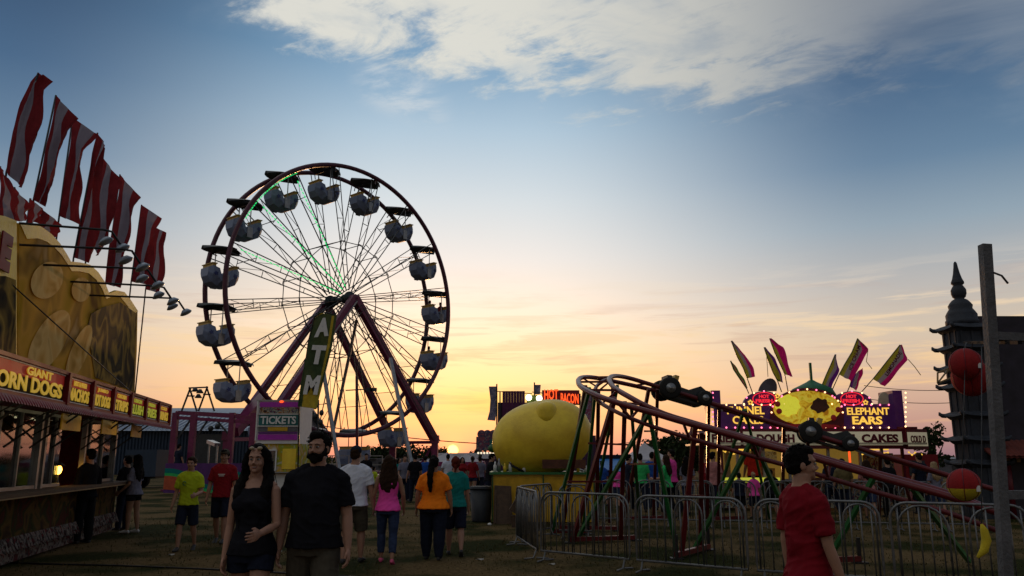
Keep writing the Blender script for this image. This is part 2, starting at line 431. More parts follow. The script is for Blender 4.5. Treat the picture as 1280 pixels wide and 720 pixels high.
    def addc(base, col, fac):
        v_ = N.new('ShaderNodeVectorMath'); v_.operation = 'SCALE'; v_.inputs[0].default_value = col; L.new(fac, v_.inputs['Scale'])
        a_ = N.new('ShaderNodeVectorMath'); L.new(base, a_.inputs[0]); L.new(v_.outputs[0], a_.inputs[1]); return a_.outputs[0]
    wide = mth('POWER', 2.718, mth('MULTIPLY', ga, -.22)); near = mth('POWER', 2.718, mth('MULTIPLY', ga, -1.5))
    base = addc(base, (.05, .01, 0), wide); base = addc(base, (.9, .36, .02), near)
    base = addc(base, (5, 2.1, .35), sstep(ga, .42, .30))
    # yellow bank of light above the sun
    bk = mth('MULTIPLY', sstep(mth('ABSOLUTE', mth('SUBTRACT', az, mth('ADD', -1, mth('MULTIPLY', st, 2)))), 8, 0), sstep(mth('ABSOLUTE', mth('SUBTRACT', mth('ADD', el, mth('MULTIPLY', st, 2.0)), 4.9)), 1.2, .1))
    base = blend(base, (255, 222, 78), mth('MULTIPLY', bk, .4))
    L.new(base, bg.inputs['Color']); bg.inputs['Strength'].default_value = 1.0
d_ = ray(566, 563).normalized(); SUN_AZ = math.atan2(d_.x, d_.y); SUN_EL = math.asin(d_.z)
build_world()
sl = bpy.data.lights.new('sun', 'SUN'); sl.energy = .8; sl.angle = R(.5); sl.color = (1, .5, .2)
so = bpy.data.objects.new('sun', sl); COL.objects.link(so)
so.rotation_euler = V((math.sin(SUN_AZ)*math.cos(R(1.0)), math.cos(SUN_AZ)*math.cos(R(1.0)), math.sin(R(1.0)))).to_track_quat('Z', 'Y').to_euler()
so.location = (0, 30, 30)
sc.view_settings.view_transform = 'Standard'; sc.view_settings.look = 'None'; sc.view_settings.exposure = 0; sc.view_settings.gamma = 1
sc.view_settings.use_curve_mapping = False
cd = bpy.data.cameras.new('camera'); cd.sensor_width = 36; cd.lens = 28.125; cd.clip_end = 6000; cd.clip_start = .05
co = bpy.data.objects.new('camera', cd); COL.objects.link(co); co.location = (0, 0, EYE); co.rotation_euler = (PI/2+TH, 0, 0); sc.camera = co
# ------------------------------------------------------------------ ground
def ground():
    m = bpy.data.materials.new('worn_grass'); m.use_nodes = True; N = m.node_tree.nodes; L = m.node_tree.links; p = N['Principled BSDF']
    tc = N.new('ShaderNodeTexCoord')
    a = N.new('ShaderNodeTexNoise'); a.inputs['Scale'].default_value = .55; a.inputs['Detail'].default_value = 6; L.new(tc.outputs['Object'], a.inputs['Vector'])
    b = N.new('ShaderNodeTexNoise'); b.inputs['Scale'].default_value = 14; b.inputs['Detail'].default_value = 6; b.inputs['Roughness'].default_value = .75; L.new(tc.outputs['Object'], b.inputs['Vector'])
    r1 = N.new('ShaderNodeValToRGB'); e = r1.color_ramp.elements; e[0].position = .35; e[0].color = (.028, .034, .009, 1); e[0].position = .42; e[1].position = .57; e[1].color = (.16, .11, .055, 1)
    L.new(a.outputs['Fac'], r1.inputs[0])
    r2 = N.new('ShaderNodeValToRGB'); e = r2.color_ramp.elements; e[0].position = .35; e[0].color = (.35, .33, .3, 1); e[1].position = .7; e[1].color = (1.3, 1.3, 1.2, 1)
    L.new(b.outputs['Fac'], r2.inputs[0])
    x = N.new('ShaderNodeMix'); x.data_type = 'RGBA'; x.blend_type = 'MULTIPLY'; x.inputs[0].default_value = 1; L.new(r1.outputs[0], x.inputs[6]); L.new(r2.outputs[0], x.inputs[7])
    L.new(x.outputs[2], p.inputs['Base Color']); p.inputs['Roughness'].default_value = 1; p.inputs['Specular IOR Level'].default_value = .05
    bp = N.new('ShaderNodeBump'); bp.inputs['Strength'].default_value = .8; bp.inputs['Distance'].default_value = .05; L.new(b.outputs['Fac'], bp.inputs['Height']); L.new(bp.outputs[0], p.inputs['Normal'])
    M['ground'] = m
    mb = MB()
    def fn(u, v):
        x = -2500+5000*u; y = -60+3000*v
        return (x, y, 0)
    mb.grid(fn, 60, 40, smooth=False)
    tag(mb.build('ground', 'ground'), kind='structure')
    D('grass_blade', (.06, .06, .02), .9, var=.5, scale=.8, c2=(.11, .085, .035), spec=.05)
    g = MB(); rnd = random.Random(3)
    for i in range(26000):
        Y = 4.5+rnd.random()**1.6*18; x = (rnd.random()-.5)*1.35*Y
        if noise.noise(V((x*.5, Y*.5, 3))) < -.12 and rnd.random() < .75: continue
        a = rnd.random()*2*PI; h = rnd.uniform(.015, .05); wd = .004+.0004*Y; l = rnd.uniform(.0, .03)
        c, s_ = math.cos(a), math.sin(a)
        o = len(g.v); g.v += [V((x-c*wd, Y-s_*wd, -.003)), V((x+c*wd, Y+s_*wd, -.003)), V((x+s_*l, Y-c*l, h))]
        g.f.append([o, o+1, o+2]); g.m.append(0); g.sm.append(False)
    tag(g.build('grass', 'grass_blade'), 'short trodden grass over the fairground field', 'grass', kind='stuff')
ground()
D('sign_navy', (.02, .03, .1), .5); D('grey_steel_far', (.2, .21, .24), .6, var=.15); D('slate', (.08, .06, .08), .6)
# ------------------------------------------------------------------ people
def remesh(mb, vox, smooth=2, wr=0.0, seed=0.0):
    me = bpy.data.meshes.new('tmp'); me.from_pydata([tuple(p) for p in mb.v], [], mb.f); me.update()
    ob = bpy.data.objects.new('tmp', me); COL.objects.link(ob)
    r = ob.modifiers.new('r', 'REMESH'); r.mode = 'VOXEL'; r.voxel_size = vox; r.use_smooth_shade = True
    if smooth:
        s = ob.modifiers.new('s', 'SMOOTH'); s.factor = .5; s.iterations = smooth
    dg = bpy.context.evaluated_depsgraph_get(); me2 = bpy.data.meshes.new_from_object(ob.evaluated_get(dg))
    bpy.data.objects.remove(ob); bpy.data.meshes.remove(me)
    if wr:
        ns = [tuple(v.normal) for v in me2.vertices]
        for v, n in zip(me2.vertices, ns):
            c = v.co; q = V((c.x*9+seed, c.y*9, c.z*5+c.x*4))
            d = noise.noise(q)+.5*noise.noise(q*2.3)
            d2 = 1-abs(noise.noise(V((c.x*7, c.y*7+seed, c.z*13+c.x*6))))*2
            v.co += V(n)*(wr*(d*.9+max(0, d2-.35)*.9))
    me2.polygons.foreach_set('use_smooth', [True]*len(me2.polygons))
    return me2
def put(name, me, m, parent):
    me.name = name; me.materials.clear(); me.materials.append(M[m])
    ob = bpy.data.objects.new(name, me); COL.objects.link(ob); ob.parent = parent; ORG[ob.name] = V(); return ob
def dirv(fwd, out, side):        # direction from straight down: fwd degrees toward the front, out degrees outwards
    f, o = R(fwd), R(out)
    return V((side*math.sin(o)*math.cos(f)*1.0, -math.sin(f), -math.cos(f)*math.cos(o))).normalized()
def person(label, x, y, face, H=1.7, sex='m', top='black_cloth', bottom='navy', hair='short', haircol='hair_black', skin='skin',
           legs=((12, 4), (-12, -22)), arms=(((5, 12), (18, 8)), ((5, 12), (18, 8))), girth=1.0, sleeve='short', pants='shorts', shoe='shoe',
           look=0, tilt=0, detail=1, extra=None, group=None, z=0.0, beard=False, cap=None, lean=0, hem=None):
    """face: heading in degrees, 0 = towards the camera side (-Y), 180 = away; arms/legs given for left (+x) then right (-x)."""
    root = thing('person', label, 'person', (x, y, z), group, local=True, rz=R(face))
    vox = {2: .0062, 1: .0095, 0: .014}[detail]
    fem = sex == 'f'
    B, T, P_, Hh, S = MB(), MB(), MB(), MB(), MB()
    g = girth; hw = .052 if not fem else .054
    # legs by forward kinematics
    ank = []
    L = []
    for (a, b), sd in zip(legs, (1, -1)):
        hip = V((sd*hw*g**.5, 0, 0)); kn = hip+V((sd*.004, -math.sin(R(a))*.238, -math.cos(R(a))*.238)); an = kn+V((0, -math.sin(R(b))*.225, -math.cos(R(b))*.225))
        L.append([hip, kn, an]); ank.append(an.z)
    hz = .043-min(ank)                       # hip height
    for l in L:
        for p in l: p.z += hz
    up = hz-.506                             # how far the pelvis sinks
    ln = R(lean)
    def tr(p):                               # torso coordinates (z measured with straight legs) -> lean and sink
        p = V(p); q = V((p.x, p.y, p.z-.5)); q = Matrix.Rotation(ln, 3, 'X') @ q
        return V((q.x, q.y, q.z+.5+up))
    hy = Matrix.Rotation(R(look), 3, 'Z') @ Matrix.Rotation(R(tilt), 3, 'X')
    def hd(p):                               # head coordinates -> turned on the neck
        p = V(p); c = V((0, .004, .875)); return tr(hy @ (p-c)+c)
    def tor(mb, rings, e=0.0, sc_=1.0):
        mb.rings([(tr((0, yc, z))*H, V((a*sc_+e, 0, 0))*H, V((0, (b*sc_+e), 0))*H) for z, a, b, yc in rings], 20)
    wg = g
    if fem:
        tr_ = [(.455, .085*wg, .07*wg, .006), (.49, .1*wg, .078*wg, .006), (.53, .098*wg, .073*wg, .004), (.57, .084*wg, .062*wg, 0), (.62, .072*wg, .054*wg, 0),
               (.66, .076*wg, .056*wg, -.002), (.7, .084*wg, .064*wg, -.006), (.735, .088*wg, .07*wg, -.01), (.765, .09*wg, .058*wg, -.002), (.795, .09, .048, .003), (.818, .074, .038, .006), (.835, .038, .032, .006)]
    else:
        tr_ = [(.455, .082*wg, .068*wg, .004), (.49, .094*wg, .074*wg, .004), (.53, .092*wg, .071*wg, 0), (.57, .088*wg, .066*wg**1.3, -.004*g), (.62, .086*wg, .066*wg**1.4, -.008*(g-1)*4), (.67, .09*wg, .066*wg**1.2, -.004),
               (.715, .098*wg**.8, .068*wg, -.003), (.76, .106*wg**.6, .064, 0), (.795, .104, .052, .003), (.82, .082, .042, .006), (.838, .042, .034, .008)]
    tor(B, tr_)
    if fem:
        for sd in (1, -1): B.ell(tr((sd*.042, -.052*g, .722))*H, (.036*g*H, .03*g*H, .034*g*H))
    else:
        for sd in (1, -1): B.ell(tr((sd*.048, -.04*g**.5, .735))*H, (.042*H, .022*H, .03*H))
    # neck and head
    nr = .03 if fem else .036
    B.tube([tr((0, .01, .815))*H, tr((0, .007, .85))*H, hd((0, .0, .89))*H], [nr*1.25*H, nr*H, nr*H], 12)
    ax = (Matrix.Rotation(ln, 3, 'X') @ hy); AX = (ax @ V((1, 0, 0)), ax @ V((0, 1, 0)), ax @ V((0, 0, 1)))
    def he(mb, c, r): mb.ell(hd(c)*H, tuple(q*H for q in r), 14, 10, AX)
    he(B, (0, .004, .948), (.0425, .053, .052)); he(B, (0, -.012, .918), (.037, .041, .045)); he(B, (0, -.02, .893), (.029, .032, .026))
    he(B, (0, -.042, .879), (.013, .011, .011)); he(B, (0, -.043, .945), (.031, .012, .012))
    for sd in (1, -1):
        he(B, (sd*.0425, .008, .922), (.006, .012, .018)); he(B, (sd*.02, -.036, .912), (.013, .013, .014))
        if detail == 2: he(B, (sd*.016, -.045, .9405), (.013, .008, .005))
    B.tube([hd((0, -.05, .938))*H, hd((0, -.058, .922))*H, hd((0, -.064, .911))*H], [.0045*H, .0058*H, .008*H], 8)
    for sd in (1, -1): he(B, (sd*.0075, -.054, .909), (.0055, .007, .005))
    # arms and hands
    A = []
    for ((uf, uo), (ff, fo)), sd in zip(arms, (1, -1)):
        sh = tr((sd*(.094 if fem else .103)*(1+(g-1)*.3), .004, .79)); el = sh+dirv(uf, uo, sd)*.168; fd = dirv(ff, fo, sd); wr_ = el+fd*.148
        k = g**.6*(.88 if fem else 1)
        B.tube([sh*H, (sh*.6+el*.4)*H, el*H, (el*.65+wr_*.35)*H, wr_*H], [.031*k*H, .029*k*H, .0225*k*H, .023*k*H, .0155*H], 12)
        B.ell((sh+V((0, 0, -.008)))*H, (.031*k*H, .031*k*H, .034*k*H))
        B.tube([tr((sd*.022, .008, .85))*H, tr((sd*.055, .008, .828))*H, (sh+V((0, 0, .012)))*H], [.016*H, .02*H, .02*H], 10)
        A.append((sh, el, wr_))
        # hand: palm faces the thigh (inwards) when hanging
        inw = V((-sd, 0, 0)); inw = (inw-fd*inw.dot(fd)).normalized(); fr = fd.cross(inw)*1.0
        if fr.y > 0: fr = -fr                                # thumb side looks forward
        if abs(fd.y) > .75: fr = V((0, 0, 1))-fd*fd.z; fr.normalize(); inw = V((-sd, 0, 0))
        p1 = wr_+fd*.046
        B.rings([((wr_-fd*.006)*H, fr*.014*H, inw*.012*H), ((wr_+fd*.012)*H, fr*.019*H, inw*.012*H), ((wr_+fd*.03)*H, fr*.025*H, inw*.0115*H), (p1*H, fr*.0245*H, inw*.0095*H), ((p1+fd*.006)*H, fr*.02*H, inw*.007*H)], 12)
        rf = .0052 if detail == 2 else .0058
        for j, (off, ll) in enumerate(((.019, .85), (.0065, 1), (-.006, .94), (-.018, .75))):
            b0 = p1+fr*off-fd*.004; d1 = (fd+inw*.22+fr*off*4).normalized(); d2 = (fd*.75+inw*.75+fr*off*3).normalized(); d3 = (fd*.3+inw*1.0).normalized()
            q1 = b0+d1*.024*ll; q2 = q1+d2*.016*ll; q3 = q2+d3*.012*ll
            B.tube([b0*H, q1*H, q2*H, q3*H], [rf*1.1*H, rf*H, rf*.95*H, rf*.75*H], 8)
        t0 = wr_+fd*.012+fr*.014; t1 = t0+(fr*.8+fd*.75+inw*.25).normalized()*.024; t2 = t1+(fd*1+fr*.15+inw*.3).normalized()*.018
        B.tube([t0*H, t1*H, t2*H], [.0085*H, .0065*H, .005*H], 8)
    # legs, feet
    for (hip, kn, an), sd, (a, b) in zip(L, (1, -1), legs):
        k = g**.7*(1.0 if not fem else 1.04)
        B.tube([(hip+V((0, 0, .01)))*H, (hip*.65+kn*.35)*H, kn*H, (kn*.7+an*.3)*H, (kn*.25+an*.75)*H, an*H], [.05*k*H, .047*k*H, .031*k*H, .034*k*H, .023*k*H, .0175*H], 14)
        rz_ = max(-.6, min(.9, R(-b)*1.0)) if an.z > .05 else 0           # heel lift of the rear foot
        toe = V((sd*.03, -math.cos(rz_), -math.sin(rz_))).normalized()
        hl = an+V((0, .018, -.018)); dn = toe.cross(V((1, 0, 0))); dn = dn if dn.z < 0 else -dn
        ps = []
        for t, w_, h_, dz in ((-.012, .016, .016, .006), (.01, .02, .024, 0), (.045, .021, .024, .0), (.085, .026, .017, .007), (.115, .024, .012, .011), (.13, .014, .008, .014)):
            c = hl+toe*t+dn*(dz-.002); ps.append((c*H, V((w_, 0, 0))*H, dn*h_*H))
        S_ = MB(); S_.rings(ps, 12); put('shoe', remesh(S_, vox, 1), shoe, root)
        B.tube([an*H, (an+V((0, 0, -.02)))*H], [.017*H, .018*H], 10)
    # shirt
    hemz = hem if hem else (.49 if top else .5)
    e = .011
    tz = [r for r in tr_ if r[0] >= hemz+.015]
    r0 = min(tr_, key=lambda r: abs(r[0]-hemz)); tz = [(hemz, r0[1]*1.04+.008, r0[2]*1.06+.008, r0[3])]+[(z, a+(.004 if z < .56 else 0), b+(.004 if z < .56 else 0), yc) for z, a, b, yc in tz]
    cutz = .8 if sleeve == 'none' else .9
    tz = [r for r in tz if r[0] < cutz]
    if sleeve == 'none': tz = [(z, a*(.86 if z > .74 else 1), b, yc) for z, a, b, yc in tz]
    tor(T, tz, e)
    if fem:
        for sd in (1, -1): T.ell(tr((sd*.042, -.052*g, .722))*H, ((.036*g+e)*H, (.03*g+e*.8)*H, (.034*g+e)*H))
    if sleeve == 'none':
        for sd in (1, -1):
            T.tube([tr((sd*.055, -.045, .765))*H, tr((sd*.06, -.02, .825))*H, tr((sd*.058, .02, .822))*H, tr((sd*.055, .045, .77))*H], .011*H, 8)
    else:
        T.tube([tr((0, .006, .82))*H, tr((0, .008, .843))*H], [.05*H, .041*H], 12)
        for (sh, el, wr_), sd in zip(A, (1, -1)):
            k = g**.6*(.9 if fem else 1)
            T.ell((sh+V((0, 0, -.01)))*H, ((.031*k+.0095)*H,)*3); T.tube([tr((sd*.03, .008, .838))*H, tr((sd*.058, .008, .825))*H, (sh+V((0, 0, .008)))*H], [.0205*H, .0275*H, .0285*H], 10)
            if sleeve == 'short': T.tube([sh*H, (sh*.5+el*.5)*H, (sh*.24+el*.76)*H], [(.031*k+.006)*H, (.029*k+.011)*H, (.028*k+.013)*H], 12)
            else: T.tube([sh*H, el*H, (el*.1+wr_*.9)*H], [(.031*k+.011)*H, (.0245*k+.011)*H, .026*H], 12)
    # bottoms
    hipr = [r for r in tr_ if r[0] <= .56]
    tor(P_, [(r[0], r[1], r[2], r[3]) for r in hipr], .008)
    for (hip, kn, an) in L:
        k = g**.7*(1.0 if not fem else 1.04)
        if pants == 'shorts': P_.tube([(hip+V((0, 0, .01)))*H, (hip*.5+kn*.5)*H, (hip*.03+kn*.97)*H], [(.05*k+.009)*H, (.044*k+.014)*H, (.036*k+.019)*H], 14)
        elif pants == 'short_shorts': P_.tube([(hip+V((0, 0, .01)))*H, (hip*.62+kn*.38)*H], [(.051*k+.008)*H, (.048*k+.012)*H], 14)
        elif pants == 'capri': P_.tube([(hip+V((0, 0, .01)))*H, (hip*.5+kn*.5)*H, kn*H, (kn*.5+an*.5)*H], [(.05*k+.007)*H, (.043*k+.008)*H, (.031*k+.01)*H, (.031*k+.009)*H], 14)
        elif pants == 'tight': P_.tube([(hip+V((0, 0, .01)))*H, (hip*.5+kn*.5)*H, kn*H, (kn*.7+an*.3)*H, (kn*.22+an*.78)*H], [(.05*k+.006)*H, (.044*k+.005)*H, (.031*k+.006)*H, (.034*k+.004)*H, (.0235*k+.006)*H], 14)
        else: P_.tube([(hip+V((0, 0, .01)))*H, (hip*.5+kn*.5)*H, kn*H, (kn*.5+an*.5)*H, (an+V((0, 0, -.012)))*H], [(.05*k+.008)*H, (.044*k+.012)*H, (.034*k+.015)*H, (.03*k+.016)*H, (.034)*H], 14)
    # hair
    he(Hh, (0, .0115, .9535), (.0475, .0535, .0535))
    if hair != 'bald':
        he(Hh, (0, .024, .93), (.044, .04, .045))
    if hair == 'short' and beard is not None:
        he(Hh, (0, -.012, .982), (.036, .042, .024))
    if hair in ('long', 'long_back'):
        for sd in (1, -1):
            Hh.tube([hd((sd*.02, -.02, .99))*H, hd((sd*.043, -.006, .955))*H, hd((sd*.05, .006, .91))*H, tr((sd*.056, .01, .86))*H,
                     tr((sd*.066, -.03 if hair == 'long' else .04, .8))*H, tr((sd*.064, -.052*g if hair == 'long' else .06, .74))*H, tr((sd*.05, -.06*g if hair == 'long' else .062, .69))*H],
                    [.014*H, .019*H, .022*H, .025*H, .026*H, .022*H, .01*H], 10)
        Hh.rings([(hd((0, .03, .94))*H, AX[0]*.044*H, AX[1]*.035*H), (tr((0, .04, .87))*H, V((.055, 0, 0))*H, V((0, .028, 0))*H),
                  (tr((0, .056*g, .79))*H, V((.062, 0, 0))*H, V((0, .022, 0))*H), (tr((0, .06*g, .71))*H, V((.045, 0, 0))*H, V((0, .02, 0))*H), (tr((0, .055*g, .655))*H, V((.02, 0, 0))*H, V((0, .01, 0))*H)], 14)
    if hair == 'pony':
        Hh.tube([hd((0, .045, .975))*H, hd((.004, .075, .96))*H, tr((.012, .083, .9))*H, tr((.02, .085*g, .82))*H, tr((.024, .082*g, .73))*H, tr((.02, .075*g, .655))*H], [.014*H, .024*H, .03*H, .033*H, .027*H, .008*H], 10)
    if hair == 'bun':
        he(Hh, (0, .07, .955), (.026, .024, .026))
        Hh.tube([hd((0, .06, .94))*H, hd((.005, .07, .9))*H, tr((.01, .065, .84))*H], [.012*H, .016*H, .005*H], 8)
    if detail == 2:
        rnd = random.Random(int(x*100)); q = MB()
        for k in range(170 if hair == 'short' else 130):
            th_, ph2 = rnd.uniform(0, 2*PI), rnd.uniform(0, .62*PI if hair == 'short' else .5*PI)
            d_ = V((math.sin(ph2)*math.cos(th_), math.sin(ph2)*math.sin(th_), math.cos(ph2)))
            c0 = V((0, .0115, .9535))+V((d_.x*.049, d_.y*.055, d_.z*.055))
            if d_.y < -.45 and d_.z < .75: continue
            if hair == 'short':
                t_ = V((d_.x*.6+rnd.uniform(-.4, .4), d_.y*.3-.3+rnd.uniform(-.3, .3), -.4+rnd.uniform(-.2, .5))).normalized()*.016
                q.tube([hd(c0)*H, hd(c0+t_*.6+d_*.003)*H, hd(c0+t_+d_*.002)*H], [.0022*H, .0016*H, .0004*H], 4)
            elif abs(d_.x) > .25 or d_.y > 0:
                sd = 1 if d_.x > 0 else -1; w1 = rnd.uniform(-.012, .012); ll = rnd.uniform(.12, .27); fr_ = -.035 if d_.y < .3 else .045
                q.tube([hd(c0)*H, hd((sd*(.052+abs(w1)), d_.y*.03, .92))*H, tr((sd*(.07+w1), fr_*.4+w1, .86))*H, tr((sd*(.078+w1*1.6), fr_+w1, .86-ll*.5))*H, tr((sd*(.062+w1*2), fr_*1.4+w1*1.5, .86-ll))*H], [.0022*H, .0024*H, .0024*H, .002*H, .0005*H], 4)
        q.build('hair_strands', haircol, root)
    body = put('body', remesh(B, vox, 1), skin, root)
    put('shirt', remesh(T, vox*1.1, 3, (.0065 if detail == 2 else .006)*H, x), top, root)
    put('pants' if pants in ('long', 'tight', 'capri') else 'shorts', remesh(P_, vox*1.1, 2, .004*H, x+3), bottom, root)
    put('hair', remesh(Hh, vox*.9, 1, .0075*H, 2), haircol, root)
    if detail >= 1 and abs(((face+180) % 360)-180) < 120:
        for sd in (1, -1):
            q = MB(); he(q, (sd*.0165, -.0475, .9325), (.0085, .0065, .0052)); ey = q.build('eye', 'eye_white', root)
            q = MB(); he(q, (sd*.0165, -.0535, .9325), (.0042, .002, .0042)); q.build('iris', 'iris', ey)
            q = MB(); q.tube([hd((sd*.007, -.0555, .943))*H, hd((sd*.017, -.056, .9465))*H, hd((sd*.028, -.048, .943))*H], [.0015*H, .0022*H, .001*H], 6); q.build('eyebrow', haircol, root)
        q = MB()
        for zz_, r_ in ((.8985, .0025), (.8935, .003)):
            cv = -.0016 if not fem else -.003
            q.tube([hd((sx*.0145, -.047-.004*(1-abs(sx)), zz_+cv*(1-sx*sx)))*H for sx in (-1, -.6, -.2, .2, .6, 1)], [.001*H, r_*.9*H, r_*H, r_*H, r_*.9*H, .001*H], 6)
        q.build('mouth', 'lip', root)
        if fem and detail == 2:
            q = MB(); he(q, (0, -.0515, .8955), (.009, .003, .0022)); q.build('teeth', 'eye_white', root)
    if beard:
        q = MB(); he(q, (0, -.024, .886), (.034, .033, .027)); he(q, (0, -.04, .876), (.022, .019, .019)); he(q, (0, -.052, .9035), (.017, .008, .0045))
        for sd in (1, -1): q.tube([hd((sd*.04, -.004, .925))*H, hd((sd*.037, -.018, .905))*H, hd((sd*.028, -.036, .888))*H, hd((sd*.014, -.049, .896))*H, hd((sd*.008, -.0535, .902))*H], [.006*H, .01*H, .012*H, .007*H, .004*H], 8)
        put('beard', remesh(q, vox*.8, 1, .004*H, 5), haircol, root)
    if cap:
        q = MB(); he(q, (0, .004, .966), (.051, .059, .046)); me_ = remesh(q, vox, 1); c_ = put('cap', me_, cap, root)
        q = MB(); q.prism([hd((.034*math.cos(t), -.05-.038*math.sin(t), .957+.006*math.sin(t)))*H for t in [PI*i/10 for i in range(11)]]+[hd((-.04, -.03, .957))*H, hd((.04, -.03, .957))*H], AX[2]*.005*H); q.build('brim', cap, c_)
    if extra: extra(root, H, tr, hd, AX, A)
    return root
# ------------------------------------------------------------------ ferris wheel
def ferris():
    YW = 50.0
    C = W(425, 375, YW)
    ang = R(48.5); n = V((math.sin(ang), -math.cos(ang), 0)); h = V((n.y*-1, n.x, 0))     # axis towards the camera, wheel-plane horizontal
    Z = V((0, 0, 1)); Rr = 8.5; hs = 1.1
    root = thing('ferris_wheel', 'tall ferris wheel with white tubs and magenta legs', 'ferris wheel', (C.x, C.y, 0))
    def pt(r, a, s): return C+h*(r*math.sin(a))+Z*(r*math.cos(a))+n*s       # a from top, towards the right
    N16 = 16; ph = R(11.25)
    for s in (hs, -hs):
        m = MB()
        path = [pt(Rr, 2*PI*k/96, s) for k in range(96)]
        m.tube(path, .145, 8, True)
        for k in range(96):
            if k % 6 == 3: m.bar(pt(Rr-.12, 2*PI*k/96, s), pt(Rr-.42, 2*PI*k/96, s), .05)
        rim = m.build('rim', 'rim', root)
        m = MB(); m.tube([pt(Rr*.43, ph+2*PI*k/16, s*.8) for k in range(16)], .028, 6, True); m.build('spoke_ring', 'dark_steel', root)
    m = MB()
    m.tube([C-n*1.6, C+n*1.6], .17, 16)
    for s in (1.0, -1.0, .5, -.5): m.tube([C+n*(s-.05), C+n*(s+.05)], (.42 if abs(s) > .9 else .3), 24)
    m.build('hub', 'dark_steel', root)
    for s in (hs, -hs):
        for k in range(N16):
            a = ph+2*PI*k/N16; t = V((h*math.cos(a)-Z*math.sin(a)))
            m = MB()
            hub0 = pt(.55, a, s*.75)
            for q in (-1, 1):
                m.bar(pt(.5, a, s*.8)+t*(q*.12), pt(Rr, a, s)+t*(q*.30)*(1 if q > 0 else 1), .05)
            for r in (.25, .43, .6, .8):
                wd = .12+.18*r
                m.bar(pt(Rr*r, a, s*(.8+.2*r))-t*wd, pt(Rr*r, a, s*(.8+.2*r))+t*wd, .035)
            # diagonal lacing
            for r0, r1, q in ((.43, .6, 1), (.6, .8, -1), (.8, .97, 1)):
                m.bar(pt(Rr*r0, a, s*(.8+.2*r0))-t*q*(.12+.18*r0), pt(Rr*r1, a, s*(.8+.2*r1))+t*q*(.12+.18*r1), .025)
            m.build('spoke', 'dark_steel', root)
    for k in range(N16):
        a = ph+2*PI*k/N16
        m = MB(); m.bar(pt(Rr*.43, a, hs*.85), pt(Rr*.43, a, -hs*.85), .04)
        m.v = m.v; m2 = MB(); m2.bar(pt(Rr*.8, a, hs*.95), pt(Rr*.8, a, -hs*.95), .035); m2.build('cross_tie', 'dark_steel', root); m.build('cross_tie', 'dark_steel', root)
    # green light strings on the upper left spokes and rim
    for k in (12, 13, 14):
        a = ph+2*PI*k/N16
        m = MB()
        for j in range(30):
            r = .8+(Rr-1.6)*(j/29)
            if k == 13 or j < 20+3*k-36 or True: m.bar(pt(r, a+R(.6), hs*.9+.09), pt(r+.16, a+R(.6), hs*.9+.09), .045)
        m.build('light_string', 'led_green', root)
    m = MB()
    for j in range(26): aa = ph+2*PI*12.6/16+j*R(1.3); m.bar(pt(Rr-.2, aa, hs), pt(Rr-.2, aa+R(.8), hs), .05)
    m.build('light_string', 'led_green', root)
    # gondolas: one built, the rest copied
    f = h; g = n            # tub long axis along the wheel's rim direction h, width along axis
    def local(p): return f*(p[0]*1.16)+g*p[1]+Z*(p[2]*1.06)
    tub = MB()
    prof = [(-.62, -1.0), (-.80, -1.28), (-.78, -1.62), (-.52, -2.0), (.52, -2.0), (.78, -1.62), (.80, -1.28), (.62, -1.0), (.30, -1.15), (.2, -1.5), (-.2, -1.5), (-.30, -1.15)]
    def ringv(wd, pr, yo): return [local((x, yo*wd, z)) for x, z in pr]
    # two rounded seat ends joined by a foot well, sides faceted inward at the bottom
    secs = [(-.80, -1.1, -1.55, .42, .34), (-.62, -1.0, -1.85, .6, .42), (-.32, -1.12, -2.02, .66, .42), (-.2, -1.48, -2.04, .66, .4), (.2, -1.48, -2.04, .66, .4), (.32, -1.12, -2.02, .66, .42), (.62, -1.0, -1.85, .6, .42), (.80, -1.1, -1.55, .42, .34)]
    vs = []; fs = []
    for x, zt, zb, wt, wb in secs:
        zm = zb+(zt-zb)*.45
        pts = [(x, -wt, zt), (x, -wt*1.03, zm), (x, -wb, zb), (x, wb, zb), (x, wt*1.03, zm), (x, wt, zt)]
        vs += [local(p) for p in pts]
    for i in range(len(secs)-1):
        for k in range(5): fs.append((i*6+k, i*6+k+1, (i+1)*6+k+1, (i+1)*6+k))
        fs.append((i*6+5, i*6, (i+1)*6, (i+1)*6+5))
    fs += [(5, 4, 3, 2, 1, 0), tuple(7*6+k for k in range(6))]
    tub.add(vs, fs)
    proto = []
    gon = None
    for k in range(N16):
        a = ph+2*PI*k/N16; P0 = pt(Rr-.1, a, 0)
        if gon is None:
            e = MB(); e.v = list(tub.v); e.f = tub.f; e.m = tub.m; e.sm = tub.sm
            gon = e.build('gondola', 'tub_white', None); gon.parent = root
            ORG[gon.name] = V()
            c = MB()        # canopy: shallow leaf-shaped roof
            def cf(u, v):
                x = (u-.5)*2.0; ww = .9*max(.02, 1-abs(u-.5)**2*3.4); y = (v-.5)*2*ww
                return local((x, y, .03+.16*(1-(v*2-1)**2)-.10*(abs(u-.5)*2)**2))
            c.grid(cf, 12, 6); c.grid(lambda u, v: cf(u, v)-Z*.035, 12, 6)
            c.build('canopy', 'dark_steel', gon)
            s_ = MB(); s_.tube([local((0, -1.05, 0)), local((0, 1.05, 0))], .05, 8); s_.build('axle', 'dark_steel', gon)
            for y in (-.66, .66):
                s_ = MB(); s_.bar(local((0, y, 0)), local((0, y, -1.5)), .05); s_.box(local((0, y*1.04, -1.72)), (.34, .06, .6), (f, g, Z)); s_.build('hanger', 'grey_steel', gon)
            for x in (-.56, .56):
                s_ = MB(); s_.box(local((x, 0, -1.0)), (.2, 1.12, .26), (f, g, Z)); s_.box(local((x, 0, -.87)), (.32, 1.2, .05), (f, g, Z)); s_.build('seat_back', 'tub_yellow', gon)
